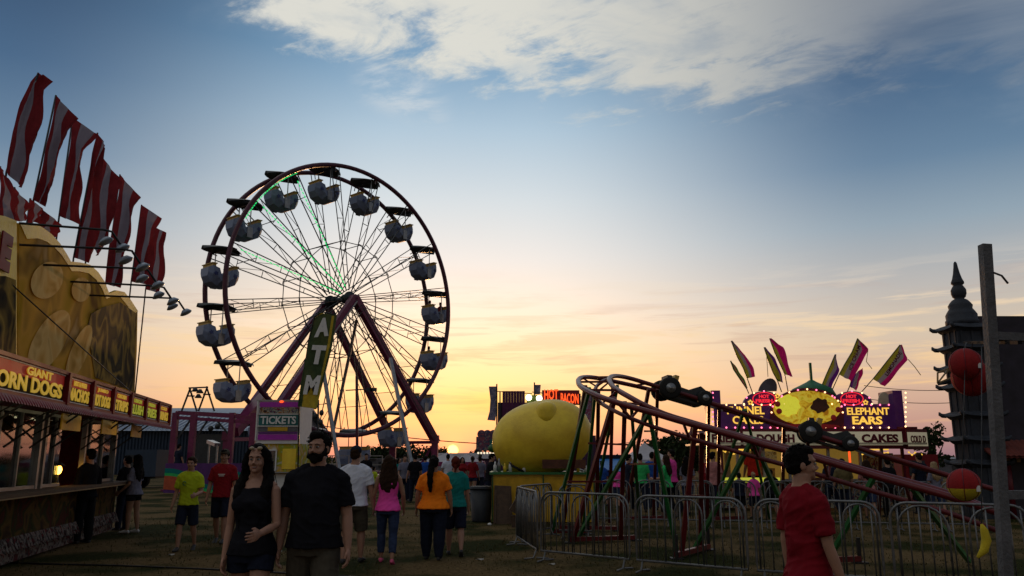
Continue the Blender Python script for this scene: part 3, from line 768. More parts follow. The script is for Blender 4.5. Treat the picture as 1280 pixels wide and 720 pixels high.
            for x in (-.5, .5):
                for y in (-1, 1):
                    s_ = MB()
                    cc = local((x, y*.66, -1.42)); q = 10
                    s_.prism([cc+f*(.15*(1 if j % 2 else .55)*math.cos(2*PI*j/q))+Z*(.15*(1 if j % 2 else .55)*math.sin(2*PI*j/q)) for j in range(q)], g*(.02*y)); s_.build('painted_star', 'tub_blue', gon)
            gk = list(kids(gon)); G0 = gon
            gon.location = P0-V((C.x, C.y, 0))
        else:
            cpy = G0.copy(); COL.objects.link(cpy); cpy.parent = root; cpy.location = P0-V((C.x, C.y, 0))
            for ch in gk:
                d = ch.copy(); COL.objects.link(d); d.parent = cpy
    # towers
    zc = C.z
    def leg(a0, b0, s0, down, w=.42, m_='magenta', end=None):
        top = C+n*s0+V((0, 0, 0)); bot = top-Z*down+h*(a0*down)+n*(b0*down)
        q = MB(); q.bar(top, bot, w); q.build('support_leg', m_, root); return bot
    def leg2(s0, u, v, w):
        P0 = C+n*s0; e = OP(u, v, P0, h); k = (P0.z-2.7)/(P0.z-e.z); bot = P0+(e-P0)*k
        q = MB(); q.bar(P0, bot, w); q.build('support_leg', 'magenta', root); return bot
    b1 = leg2(1.5, 537, 539, .42); b2 = leg2(1.5, 353, 503, .42); b3 = leg2(-1.5, 476, 520, .38); b4 = leg2(-1.5, 326, 491, .38)
    for b in (b1, b2, b3, b4):
        q = MB(); q.bar(b+Z*.25, V((b.x, b.y, .1)), .42); q.box((b.x, b.y, .06), (1.0, 1.0, .12)); q.box(b+Z*.1, (.55, .55, .5)); q.build('leg_post', 'magenta', root)
    q = MB()
    for a, b in ((b1, b3), (b2, b4)): q.bar(V((a.x, a.y, 2.6)), V((b.x, b.y, 2.6)), .2); q.bar(V((a.x, a.y, 2.6)), V(((a.x+b.x)/2, (a.y+b.y)/2, .3)), .14)
    q.bar(V((b2.x, b2.y, .6)), V((b1.x, b1.y, .6)), .35); q.bar(V((b4.x, b4.y, .6)), V((b3.x, b3.y, .6)), .35)
    q.bar(V((b3.x, b3.y, .7)), V((b3.x, b3.y, 2.9)), .3)
    q.build('base_frame', 'magenta', root)
    q = MB(); q.bar(C+n*1.75-Z*.3, b2+Z*0, .09); q.build('brace', 'grey_steel', root)
    for (u0, v0, y0, u1, v1, y1) in ((488, 448, 46.6, 519, 604, 43), (399, 430, 46.5, 427, 606, 43), (446, 400, 50.5, 412, 560, 52)):
        q = MB(); q.bar(W(u0, v0, y0), W(u1, v1, y1), .17); q.build('stabiliser', 'grey_steel', root)
    # ladder on the near right leg and on the near left leg
    for bb in (b1, b2):
        q = MB(); top = C+n*1.95-Z*.6+h*.2; off = n*.28
        d = bb-top; sd = h*.2 if True else 0
        for s_ in (-1, 1): q.bar(top+off+sd*s_, bb+off+sd*s_, .035)
        for j in range(34): p = top+off+d*(j/33); q.bar(p-sd, p+sd, .025)
        q.build('ladder', 'dark_steel', root)
    # floodlights and small platforms on the frame
    for p in (b4+V((0, 0, .5)), b2+V((0, 0, .6))):
        q = MB(); q.bar(p-h*1.1, p+h*.6, .05); fb = q.build('lamp_bar', 'dark_steel', root)
        for e in (p-h*1.1, p-h*.7+Z*.12): q = MB(); q.ell(e, (.16, .12, .16)); q.build('floodlight', 'dark_steel', fb)
    q = MB(); q.box((C.x, C.y-1.0, .55), (7.5, 4.5, .15)); q.build('loading_platform', 'grey_steel', root)
    q = MB()
    for i in range(9):
        x = C.x-4+i*.95; q.bar((x, C.y-3.6, .6), (x, C.y-3.6, 1.7), .05)
    q.bar((C.x-4, C.y-3.6, 1.7), (C.x+3.6, C.y-3.6, 1.7), .05); q.bar((C.x-4, C.y-3.6, 1.2), (C.x+3.6, C.y-3.6, 1.2), .04); q.build('railing', 'grey_steel', root)
    return C, n, h
FW = ferris()
# ------------------------------------------------------------------ corn dog stand
BD = V((-1.57, 7.3, 0)).normalized(); BI = V((BD.y*-1, BD.x, 0)); BP = V((-6.5, 11.7, 0)); ZZ = V((0, 0, 1))
def bp(s, i, z):
    if i >= .9 and i != 1.95: i -= .38
    return BP+BD*s+BI*i+ZZ*z       # s along the front, i inwards, z up
picture_mat('bun_print', [(.55, .3, .05), (.8, .52, .14), (.9, .68, .26), (.6, .36, .08)], 1.6, .8, seed=12, trans=.3)
def stand():
    root = thing('food_stand', 'long red corn dog stand with striped flags on top and lit counter', 'food stand', bp(0, 1.3, 0))
    AX = (BD, BI, ZZ)
    L0, L1 = -3.2, 7.47
    q = MB(); q.box(bp((L0+L1)/2-.1, 2.6, .45), (L1-L0-.5, 2.5, .5), AX); q.box(bp(L1-.5, 2.6, 1.6), (.1, 2.5, 2.0), AX); q.box(bp(2, 3.85, 1.6), (10.1, .1, 2.0), AX)
    q.box(bp(2, 2.6, .72), (10, 2.5, .06), AX); q.build('wall', 'booth_red', root)
    q = MB(); q.box(bp((L0+L1)/2, 1.95, 2.78), (L1-L0, 3.9, .06), AX); q.box(bp((L0+L1)/2, .6, 2.36), (L1-L0-.1, 1.1, .03), AX); q.build('roof', 'booth_red', root)
    # front panels: skirt picture, counter, posts, windows
    q = MB(); q.box(bp(2, 1.3, .72), (10.2, .06, .62), AX); q.build('skirt_banner', 'print_food', root)
    q = MB()
    for j in range(84):
        s_ = -3.1+j*.122
        q.prism([bp(s_, 1.24, .42), bp(s_+.118, 1.24, .42), bp(s_+.10, 1.17, .24), bp(s_+.06, 1.14, .2), bp(s_+.02, 1.17, .24)], BI*.01)
    q.build('fringe', 'print_fringe', root)
    q = MB(); q.box(bp(2, 1.27, .22), (10.1, .02, .36), AX); q.build('lower_skirt', 'print_fringe', root)
    q = MB(); q.box(bp(2, 1.15, 1.07), (10.3, .5, .05), AX); q.build('counter', 'wood', root)
    q = MB(); q.box(bp(2, .92, 1.06), (10.3, .03, .07), AX); q.build('counter_edge', 'gold', root)
    for s_ in (-2.4, .35, 2.1, 2.35, 4.6, 4.85, 6.85):
        q = MB(); q.box(bp(s_, 1.34, 1.72), (.09, .09, 1.3), AX); q.build('window_post', 'grey_steel', root)
    for a, b in ((-2.3, .3), (.42, 2.05), (2.42, 3.3), (4.92, 6.8)):
        q = MB(); q.box(bp((a+b)/2, 1.36, 1.72), (b-a-.02, .012, 1.22), AX); pn = q.build('window', 'glass', root)
        q = MB()
        for z in (1.13, 2.32): q.box(bp((a+b)/2, 1.33, z), (b-a, .05, .05), AX)
        q.box(bp((a+b)/2, 1.33, 1.7), (.035, .04, 1.2), AX); q.build('window_frame', 'grey_steel', pn)
    # prop struts of the raised awning
    for s_ in (-1.6, -.9, .55, 1.6, 2.6, 4.3, 5.2, 6.6):
        q = MB(); q.bar(bp(s_, 1.3, 1.75), bp(s_+.12, .2, 2.36), .03); q.bar(bp(s_+.05, 1.3, 1.95), bp(s_+.17, .3, 2.36), .02); q.build('awning_strut', 'black', root)
    # red header band with sign boxes
    q = MB(); q.box(bp((L0+L1)/2+.0, .02, 2.80), (L1-L0, .12, .05), AX); q.box(bp((L0+L1)/2, .02, 2.36), (L1-L0, .12, .05), AX)
    q.box(bp((L0+L1)/2, .09, 2.58), (L1-L0, .03, .4), AX)
    for k in range(7): q.box(bp(k*7.47/6-.0, .015, 2.58), (.10, .15, .46), AX)
    q.box(bp(L1-.02, 1.95, 2.58), (.06, 3.7, .46), AX)
    q.build('header_band', 'booth_red', root)
    names = [('HOT & FRESH', 'NACHOS'), ('JUMBO', 'HOT DOGS'), ('CHICKEN', 'STRIPS'), ('LEMON', 'SLUSH'), ('FRESH', 'FRIES'), ('COLD', 'DRINKS')]
    for k, (a, b) in enumerate(names):
        c = bp((k+.5)*7.47/6, 0, 2.575); q = MB(); q.box(c+BI*.03, (1.1, .04, .36), AX); pn = q.build('sign_panel', 'sign_black', root)
        q = MB(); q.box(c+ZZ*.11+BI*.004, (1.06, .012, .12), AX); q.build('sign_stripe', 'sign_red', pn)
        q = MB(); q.box(c-ZZ*.17, (1.08, .02, .012), AX); q.box(c+ZZ*.178, (1.08, .02, .012), AX); q.build('sign_edge', 'white', pn)
        lm = 'letter_yellow' if k not in (3, 4) else 'letter_green'
        q = MB(); q.text(a, c+ZZ*.115-BI*.008, BD, ZZ, .075, .62, .006, .03); q.text(b, c-ZZ*.05-BI*.008, BD, ZZ, .19, .98, .006, .03); q.build('lettering', lm, pn)
    c = bp(-1.5, 0, 2.575); q = MB(); q.box(c+BI*.03, (2.86, .04, .38), AX); pn = q.build('sign_panel', 'sign_black', root)
    q = MB(); q.box(c+ZZ*.1+BI*.004, (2.8, .012, .15), AX); q.build('sign_stripe', 'sign_red', pn)
    q = MB(); q.box(c+ZZ*.186, (2.84, .02, .014), AX); q.box(c-ZZ*.182, (2.84, .02, .014), AX); q.build('sign_edge', 'white', pn)
    q = MB(); q.text('GIANT', c+BD*.38+ZZ*.112-BI*.01, BD, ZZ, .11, .95, .006, .03); q.text('CORN DOGS', c-BD*.0-ZZ*.055-BI*.01, BD, ZZ, .2, 2.6, .006, .03); q.build('lettering', 'letter_yellow', pn)
    # scalloped awning valance
    q = MB()
    n = 110
    for j in range(n):
        s0 = L0+(L1-L0)*j/n; w_ = (L1-L0)/n
        q.prism([bp(s0, -.05, 2.345), bp(s0+w_, -.05, 2.345), bp(s0+w_, -.1, 2.28), bp(s0+w_*.75, -.11, 2.245), bp(s0+w_*.5, -.115, 2.235), bp(s0+w_*.25, -.11, 2.245), bp(s0, -.1, 2.28)], BI*.008)
    q.build('awning_valance', 'booth_red', root)
    for s_ in (-2.6, -1.2, .75, 2.95, 5.0):
        q = MB(); q.box(bp(s_, .12, 2.325), (1.35, .05, .035), AX); q.build('light_tube', 'tube_light', root)
    for s_, l in ((1.95, 1.0), (4.3, 1.05), (6.5, .9)):
        q = MB(); q.box(bp(s_, .45, 2.17), (l, .02, .26), AX); q.build('hanging_sign', 'yellow', root)
    # billboard standing along the roof edge, traced outline at real size
    P0 = bp(0, .55, 0)
    def o(u, v): return OP(u, v, P0, BD)
    pts = [(22, 458), (24, 300), (24, 279), (40, 279), (52, 284), (63, 292), (74, 304), (83, 318), (88, 327), (100, 328), (112, 331), (122, 340), (130, 352), (136, 367), (146, 363), (155, 365), (163, 375), (172, 389), (171, 440), (168, 492)]
    q = MB(); q.prism([o(*p) for p in pts], BI*.05); bb = q.build('billboard', 'print_bun', root)
    q = MB(); pp = [o(*p)-BI*.012 for p in pts[2:18]]; ce = o(95, 440)
    for i in range(len(pp)-1):
        a, b = pp[i], pp[i+1]; q.prism([a, b, b+(ce-b)*.1, a+(ce-a)*.1], BI*.006)
    q.build('yellow_border', 'lemon', bb)
    q = MB(); q.prism([o(128, 384)-BI*.016, o(150, 378)-BI*.016, o(170, 392)-BI*.016, o(166, 489)-BI*.016, o(118, 472)-BI*.016, o(108, 410)-BI*.016, o(113, 392)-BI*.016], BI*.01); q.build('picture', 'print_dark', bb)
    for k, (u, v, r, tl) in enumerate(((62, 425, .62, .5), (98, 440, .5, .7), (58, 350, .45, .3), (100, 362, .34, .2))):
        c = o(u, v)-BI*(.014+.004*k); q = MB()
        q.prism([c+BD*(r*1.5*math.cos(t)*math.cos(tl)-r*.62*math.sin(t)*math.sin(tl))+ZZ*(r*1.5*math.cos(t)*math.sin(tl)+r*.62*math.sin(t)*math.cos(tl)) for t in [2*PI*j/28 for j in range(28)]], BI*.003)
        q.build('bun_picture', 'bun_print', bb)
    q = MB(); q.prism([o(-60, 480), o(-60, 262), o(6, 270), o(21, 276), o(21, 458), o(18, 457)], BI*.05); b2 = q.build('billboard', 'lemon', root)
    q = MB(); q.prism([o(-60, 440)-BI*.01, o(-60, 345)-BI*.01, o(6, 345)-BI*.01, o(19, 350)-BI*.01, o(19, 455)-BI*.01], BI*.006); q.build('picture', 'print_dark', b2)
    q = MB(); q.text('E', o(4, 315)-BI*.02, BD, ZZ, .5, .35, .01, .08); q.build('lettering', 'booth_red', b2)
    # floodlight arms reaching out over the front
    for (u0, v0, u1, v1) in ((24, 279, 140, 288), (24, 306, 165, 312), (52, 331, 185, 336), (88, 352, 205, 358), (110, 369, 222, 373)):
        a = OP(u0, v0, P0, BD); sY = a.y
        a = bp(0, .5, 0)*0+a; e = W(u1, v1, a.y+1.0)
        e2 = e+V((.12, .1, -.22))
        q = MB(); q.tube([a, a*.1+e*.9, e+V((0, 0, -.02)), e2], .018, 6); ar = q.build('floodlight_arm', 'black', root)
        for t in (.0, .14, ):
            c = e2-V((t*1.9, 0, -t*.8)); q = MB(); q.rings([(c+V((-.02, .03, .02)), V((.05, 0, .03)), V((0, .05, 0))), (c+V((.03, -.02, -.05)), V((.1, 0, .06)), V((0, .09, 0))), (c+V((.035, -.02, -.06)), V((.09, 0, .05)), V((0, .085, 0)))], 12)
            q.build('floodlight', 'lens', ar)
    # guy wire and serving things inside
    q = MB(); q.tube([o(14, 355), bp(3.9, -.02, 2.8)], .01, 5); q.build('guy_wire', 'black', root)
    q = MB(); q.box(bp(3, 3.4, 1.6), (3, .4, 1.3), AX); q.box(bp(-1, 3.4, 1.3), (2.5, .5, 1.1), AX); q.build('cabinet', 'grey_wall', root)
    q = MB(); q.box(bp(-1.2, 1.75, 1.35), (1.2, .04, .36), AX); mp = q.build('menu_board', 'booth_red', root)
    q = MB(); q.text('Fries', bp(-1.2, 1.72, 1.33), BD, ZZ, .2, .8, .005, .02); q.build('lettering', 'letter_yellow', mp)
    return root
stand()
AXB = (BD, BI, ZZ)
# lit popcorn warmer lantern and things on the counter
t = thing('warmer_lamp', 'small glowing amber lamp standing on the corn dog stand counter', 'lamp', bp(3.75, 1.5, 1.1))
q = MB(); q.tube([bp(3.75, 1.5, 1.1), bp(3.75, 1.5, 1.14), bp(3.75, 1.5, 1.3)], [.08, .05, .03], 12); q.build('base', 'black', t)
q = MB(); q.ell(bp(3.75, 1.5, 1.38), (.075, .075, .09)); q.build('bulb', 'lantern_glow', t)
q = MB(); q.tube([bp(3.75, 1.5, 1.45), bp(3.75, 1.5, 1.53)], [.13, .03], 12); q.build('lamp_shade', 'black', t)
def cup(c, m='food_tan', r=.05, h=.16, lab=None, cat='cup', grp=None):
    q = MB(); q.tube([c, c+ZZ*h*.9, c+ZZ*h], [r*.75, r, r*1.06], 12); q.tube([c+ZZ*h, c+ZZ*(h+.015)], [r*1.1, r*.9], 12)
    o = q.build('cup', m, None, o=c); tag(o, lab, cat, grp); return o
for k in range(3): cup(bp(-.7+.16*k, 1.2, 1.095), 'booth_red', lab=('red drink cup on the stand counter, the one nearest the napkin box', 'red drink cup between two others on the stand counter', 'red drink cup on the stand counter, farthest from the napkin box')[k], grp='red cups on the counter')
q = MB(); q.box(bp(-1.6, 1.25, 1.2), (.7, .35, .2), AXB); q.box(bp(-1.6, 1.25, 1.31), (.74, .39, .02), AXB)
tag(q.build('napkin_box', 'white', None, o=bp(-1.6, 1.25, 1.095)), 'pale napkin box on the near end of the stand counter', 'box')
# ------------------------------------------------------------------ striped feather flags
def flag(pole, right, left, Y, label, grp, mats=('flag_red', 'flag_white'), stripes=3, name='feather_flag', base=None, amp=.10, seed=0, cat='flag', wood='dark_steel', txt=None):
    """cloth between two traced edges (photo columns, rows, at distance Y), with folds in depth; a pole along the left edge."""
    def lerp(pl, t):
        d = [0]
        for a, b in zip(pl, pl[1:]): d.append(d[-1]+math.hypot(b[0]-a[0], b[1]-a[1]))
        x = t*d[-1]
        for i in range(len(pl)-1):
            if x <= d[i+1] or i == len(pl)-2:
                k = (x-d[i])/max(1e-6, d[i+1]-d[i]); return (pl[i][0]+(pl[i+1][0]-pl[i][0])*k, pl[i][1]+(pl[i+1][1]-pl[i][1])*k)
    bs = base if base else W(pole[0], pole[1], Y)
    root = thing(name, label, cat, bs, grp)
    nu = stripes*4
    def fn(u, v):
        a, b = lerp(left, v), lerp(right, v)
        p = W(a[0]+(b[0]-a[0])*u, a[1]+(b[1]-a[1])*u, Y)
        ph_ = 3.1*u*2.2+v*3.4+seed*1.7
        return p+V((0, amp*(math.sin(ph_)+.5*math.sin(ph_*2.3+v*5+seed))*(.25+u), 0))+V((0.012*math.sin(v*9+seed)*u, 0, .0))
    q = MB(); q.grid(fn, nu, 18, mfn=lambda i, j: ((i//4) % 2) if len(mats) == 2 else (i//4) % len(mats)); cl = q.build('cloth', list(mats), root)
    q = MB(); q.tube([bs]+[W(*left[k], Y+.02) for k in range(len(left)-1, -1, -1)] if not base else [bs, W(*left[-1], Y+.02), W(*left[0], Y+.02)], .016 if Y < 30 else .03, 6); q.build('pole', wood, root)
    return root, fn
FL = [
 (12.0, [(48, 91), (38, 100), (24, 130), (14, 165), (8, 215)], [(64, 100), (52, 112), (47, 140), (38, 190), (27, 236)]),
 (12.8, [(70, 119), (66, 140), (60, 175), (50, 225), (42, 250)], [(92, 144), (82, 160), (74, 195), (68, 230), (58, 259)]),
 (13.8, [(91, 147), (90, 170), (84, 210), (76, 250), (74, 270)], [(124, 170), (108, 190), (103, 225), (100, 250), (97, 279)]),
 (14.8, [(122, 166), (116, 190), (110, 230), (98, 280), (92, 322)], [(135, 188), (126, 215), (122, 260), (118, 300), (111, 328)]),
 (15.8, [(124, 192), (122, 215), (118, 250), (113, 280), (110, 302)], [(153, 226), (142, 245), (140, 270), (136, 300), (124, 322)]),
 (16.8, [(150, 218), (148, 240), (142, 280), (136, 310), (132, 355)], [(175, 246), (166, 260), (164, 300), (158, 330), (150, 360)]),
 (18.2, [(177, 256), (175, 275), (171, 300), (167, 330), (164, 352)], [(204, 274), (196, 290), (192, 315), (190, 340), (188, 357)]),
 (19.2, [(194, 284), (192, 300), (188, 325), (184, 345), (182, 362)], [(208, 291), (203, 305), (206, 325), (204, 345), (199, 366)]),
]
ends = [('highest striped flag, at the near end of the corn dog stand', 0), ('second striped flag from the near end, twisted at its top', 1), ('third striped flag from the near end, wide and overlapping the next', 2),
        ('fourth striped flag from the near end, hanging down to the floodlight arms', 3), ('fifth striped flag from the near end, half hidden by its neighbours', 4), ('sixth striped flag from the near end, dipping behind the third arm', 5),
        ('broad striped flag, last but one at the far end of the stand', 6), ('rippling striped flag at the far end of the stand row', 7)]
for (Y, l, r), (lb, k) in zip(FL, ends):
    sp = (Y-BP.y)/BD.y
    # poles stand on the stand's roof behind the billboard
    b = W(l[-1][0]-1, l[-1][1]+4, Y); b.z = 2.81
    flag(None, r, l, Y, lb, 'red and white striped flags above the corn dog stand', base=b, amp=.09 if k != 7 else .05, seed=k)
SM = [(10.6, [(0, 208), (0, 240), (-4, 272)], [(10, 222), (20, 250), (22, 274)], 'low striped flag at the left edge of the stand roof'),
      (11.2, [(18, 234), (17, 255), (15, 276)], [(36, 254), (34, 266), (38, 276)], 'short striped flag just above the yellow billboard corner'),
      (12.0, [(38, 248), (36, 262), (34, 278)], [(54, 262), (54, 272), (50, 279)], 'small striped flag between two low ones by the bread billboard'),
      (13.0, [(53, 262), (50, 274), (48, 285)], [(78, 282), (74, 288), (66, 296)], 'small striped flag flying right over the bread billboard')]
for i, (Y, l, r, lb) in enumerate(SM):
    b = W(l[-1][0], l[-1][1]+4, Y); b.z = 2.81
    flag(None, r, l, Y, lb, 'red and white striped flags above the corn dog stand', base=b, amp=.05, seed=i+11)
def bin_(c, label, m='bin_plastic', r=.3, h=.82, grp=None):
    t = thing('trash_can', label, 'trash can', c)
    q = MB(); q.tube([c, c+ZZ*.04, c+ZZ*(h*.96)], [r*.78, r*.8, r], 20); q.build('body', m, t)
    q = MB(); q.tube([c+ZZ*h*.95, c+ZZ*h], [r*1.07, r*1.07], 20); q.tube([c+ZZ*(h-.02), c+ZZ*(h+.03)], [r*1.0, r*.96], 20); q.build('rim', m, t)
    q = MB()
    for s in (-1, 1): q.box(c+V((s*r*.98, 0, h*.82)), (.05, .14, .04))
    q.build('handle', m, t)
bin_(G(-14, 706), 'dark round trash can beside the near end of the corn dog stand', r=.3, h=.9)
# ------------------------------------------------------------------ ticket booth, banner, swing frame, barn
def ticket():
    Y = 33.0; c = GX(346, Y); w_ = 1.75; x0 = c.x-w_/2; x1 = c.x+w_/2; dp = 2.0
    root = thing('ticket_booth', 'small white ticket booth with a purple sign box on its roof', 'ticket booth', c)
    z0, z1, z2 = .15, 2.15, 3.85
    q = MB(); q.box((c.x, Y+dp/2, (z0+z1)/2), (w_, dp, z1-z0)); q.build('wall', 'print_booth', root)
    q = MB(); q.box((c.x, Y-.03, .55), (w_-.1, .04, .8)); q.build('panel', 'white', root)
    q = MB(); q.box((c.x, Y-.12, 1.02), (w_, .3, .05)); q.build('counter', 'grey_steel', root)
    q = MB(); q.box((c.x-.35, Y-.02, 1.5), (.6, .03, .75)); f = q.build('window', 'glass', root)
    q = MB()
    for z in (1.1, 1.9): q.box((c.x-.35, Y-.035, z), (.68, .05, .05))
    for x in (-.68, -.02): q.box((c.x+x, Y-.035, 1.5), (.05, .05, .8))
    q.build('frame', 'white', f)
    q = MB(); q.box((c.x+.5, Y-.02, 1.55), (.55, .03, .8)); q.build('poster', 'lemon', root)
    q = MB(); q.box((c.x-.35, Y-.05, 1.25), (.4, .02, .3)); q.build('poster', 'food_tan', root)
    q = MB(); q.box((c.x, Y+dp/2-.1, (z1+z2)/2), (w_+.02, dp-.1, z2-z1)); bx = q.build('sign_box', 'white', root)
    def band(za, zb, m, name='band', g=.0, xa=.08, xb=.08):
        q = MB(); q.box(((x0+xa+x1-xb)/2, Y-.08-g, (za+zb)/2), (w_-xa-xb, .03, zb-za)); return q.build(name, m, bx)
    band(3.62, 3.82, 'violet_sign'); band(2.3, 2.52, 'violet_sign'); band(2.54, 2.62, 'purple'); band(3.36, 3.6, 'print_prizes'); t_ = band(2.88, 3.3, 'teal_panel'); band(2.64, 2.82, 'grey_wall')
    q = MB(); q.box((c.x+.0, Y-.115, 2.73), (.8, .02, .15)); q.build('band', 'yellow', bx)
    q = MB(); q.text('TICKETS', (c.x, Y-.11, 3.09), (1, 0, 0), ZZ, .32, 1.45, .01, .03); q.build('lettering', 'white', t_)
    q = MB()
    for z in (3.33, 2.85): q.box((c.x, Y-.1, z), (w_, .05, .035))
    for x in (x0, x1): q.box((x, Y-.09, 3.07), (.05, .05, 1.6))
    q.build('frame', 'white', bx)
    q = MB(); q.box((c.x, Y+dp/2-.1, z2+.03), (w_+.1, dp, .06)); q.build('roof', 'grey_steel', root)
    q = MB(); q.ell((c.x+.1, Y-.15, 3.83), (.09, .06, .05)); q.build('lamp', 'neon_orange', root)
    # the tall ATM feather banner planted beside it
    bl = G(374, 620); yb = Y-.6
    root = thing('feather_banner', 'green feather banner reading ATM beside the ticket booth', 'banner', (W(373, 600, yb).x, yb, 0))
    L_ = [(397, 392), (391, 400), (385, 430), (378, 470), (372, 508)]; R_ = [(398, 391), (421, 394), (415, 432), (406, 470), (396, 511)]
    def lp(pl, t):
        x = t*(len(pl)-1); i = min(int(x), len(pl)-2); k = x-i; return (pl[i][0]*(1-k)+pl[i+1][0]*k, pl[i][1]*(1-k)+pl[i+1][1]*k)
    def fn(u, v, off=0.0):
        a, b = lp(L_, v), lp(R_, v); return W(a[0]*(1-u)+b[0]*u, a[1]*(1-u)+b[1]*u, yb-off)+V((0, .05*math.sin(u*5+v*6), 0))
    q = MB(); q.grid(fn, 10, 24, mfn=lambda i, j: 1 if (j > 19 and i > 1) or (i == 8 and j > 5) or j == 1 else 0); cl = q.build('cloth', ['atm_cloth', 'atm_yellow'], root)
    for ch, v in (('A', .34), ('T', .58), ('M', .82)):
        c = fn(.5, v, .1); xd = (fn(.95, v)-fn(.05, v)); xd.y = 0; ud = (fn(.5, v-.1)-fn(.5, v+.1)); ud.y = 0; xd = xd.normalized(); ud = ud.normalized()
        q = MB(); q.text(ch, c, xd, ud, .78, .58, .012, .06); q.build('letter', 'white', cl)
    q = MB(); q.tube([V((W(373, 600, yb).x, yb, 0)), W(374, 508, yb+.03), W(386, 425, yb+.03), W(393, 396, yb+.03), W(404, 390, yb+.03), W(420, 394, yb+.03)], .03, 6); q.build('pole', 'black', root)
ticket()
def rainbow_panel():
    Y = 37.0; a = GX(208, Y); b = GX(345, Y)
    root = thing('skirt_panel', 'purple ride fence panel painted with rainbow waves', 'fence', ((a.x+b.x)/2, Y, 0))
    q = MB(); q.box(((a.x+b.x)/2, Y, .7), (b.x-a.x, .06, 1.3)); q.build('panel', 'purple_paint', root)
    w_ = b.x-a.x
    for k, (m, zz_) in enumerate((('green_shirt', 0.0), ('teal_shirt', .13), ('orange_paint', -.2))):
        for rep in range(2):
            q = MB()
            x0 = a.x+rep*w_*.5; n = 12; wv = lambda t: 1.05-.75*t+.12*math.sin(t*6)
            pts = [(x0+t/n*w_*.5, Y-.035-.003*k, min(1.33, max(.06, wv(t/n)+zz_-.05))) for t in range(n+1)]
            for p, p2 in zip(pts, pts[1:]):
                lo = .2 if m != 'orange_paint' else .6
                q.prism([V(p), V(p2), V((p2[0], p2[1], max(.055, p2[2]-lo))), V((p[0], p[1], max(.055, p[2]-lo)))], V((0, .002, 0)))
            q.build('wave', m, root)
D('purple_paint', (.09, .02, .16), .5); D('orange_paint', (.45, .08, .03), .5)
rainbow_panel()
def swing_frame():
    Y = 40.0
    root = thing('truss_gate', 'magenta steel truss frame with a small A-shaped lamp gantry on top', 'truss gate', GX(275, Y))
    def p(u, v, y=Y): return W(u, v, y)
    q = MB()
    for (u0, v0, u1, v1) in ((220, 516, 345, 524), (220, 522, 345, 530)): q.bar(p(u0, v0), p(u1, v1), .16)
    q.build('beam', 'magenta', root)
    q = MB(); q.bar(p(221, 515, 43), p(300, 519, 43), .14); q.bar(p(221, 516), p(221, 515, 43), .12); q.build('beam', 'magenta', root)
    for u, y in ((220, Y), (243, Y-1), (291, Y), (331, Y), (318, Y-1.5)):
        a = p(u, 516, y); q = MB(); q.bar(a, (a.x, a.y, .05), .26); q.box((a.x, a.y, .05), (.6, .6, .1)); q.build('post', 'magenta', root)
    q = MB()
    for (u0, v0, u1, v1) in ((222, 548, 240, 522), (244, 548, 262, 522), (290, 548, 270, 524), (332, 548, 312, 526)): q.bar(p(u0, v0), p(u1, v1), .08)
    q.build('brace', 'dark_steel', root)
    q = MB()
    for (u0, v0, u1, v1, y) in ((227, 514, 238, 485, 40), (246, 514, 237, 485, 40), (248, 514, 259, 484, 41), (268, 514, 258, 483, 41), (236, 485, 260, 484, 40.5), (234, 495, 243, 495, 40), (254, 493, 263, 493, 41)): q.bar(p(u0, v0, y), p(u1, v1, y), .07)
    q.build('gantry', 'dark_steel', root)
    for u, v in ((244, 487), (250, 489), (248, 495)):
        q = MB(); c = p(u, v, 40.4); q.rings([(c+ZZ*.1, V((.07, 0, 0)), V((0, .07, 0))), (c-ZZ*.1, V((.2, 0, 0)), V((0, .15, 0)))], 10); q.build('floodlight', 'dark_steel', root)
    # magenta arm climbing to the wheel
    q = MB(); q.bar(p(292, 540, 42), p(330, 496, 46), .5); q.build('arm', 'magenta', root)
swing_frame()
def barn():
    Y = 78.0; x0 = W(120, 560, Y).x; x1 = W(352, 560, Y).x; ze = W(200, 538, Y).z; zr = W(200, 513, Y+9).z
    root = thing('metal_barn', 'long dark blue metal barn with a pale roof behind the rides', 'barn', ((x0+x1)/2, Y, 0))
    q = MB(); q.box(((x0+x1)/2, Y+9, ze/2), (x1-x0, 18, ze)); q.build('wall', 'blue_barn', root)
    q = MB()
    n = 60
    for j in range(n):
        xa = x0-.4+(x1-x0+.8)*j/n; q.box((xa, Y-.12, ze/2), (.12, .08, ze-.1))
    q.build('wall_rib', 'blue_barn', root)
    q = MB(); th = .15
    q.prism([(x0-.6, Y-.6, ze-.05), (x0-.6, Y+9, zr), (x0-.6, Y+18.6, ze-.05), (x0-.6, Y+9, zr+th+.1)], (x1-x0+1.2, 0, 0))
    for j in range(40):
        xa = x0-.5+(x1-x0+1)*j/39; q.bar((xa, Y-.55, ze+.08), (xa, Y+8.9, zr+.17), .07)
    q.build('roof', 'roof_blue', root)
    q = MB(); q.prism([(x0, Y, ze-.1), (x0, Y+18, ze-.1), (x0, Y+9, zr-.05)], (.2, 0, 0)); q.prism([(x1, Y, ze-.1), (x1, Y+18, ze-.1), (x1, Y+9, zr-.05)], (-.2, 0, 0)); q.build('gable', 'blue_barn', root)
    q = MB(); q.box((W(262, 560, Y).x, Y-.2, 1.9), (3.4, .1, 3.8)); q.build('door', 'dark_steel', root)
    # pale tall shed door frame in front
    r2 = thing('carport', 'thin pale canopy frame standing before the blue barn', 'carport', W(270, 600, 50)*1)
    r2.location.z = 0; ORG[r2.name] = V(r2.location)
    a, b = W(262, 552, 50), W(272, 556, 48)
    q = MB(); q.bar(a, b, .35, .2); q.build('beam', 'grey_steel', r2)
    for p in (a, b): q = MB(); q.bar(p, (p.x, p.y, 0), .09); q.build('post', 'grey_steel', r2)
barn()
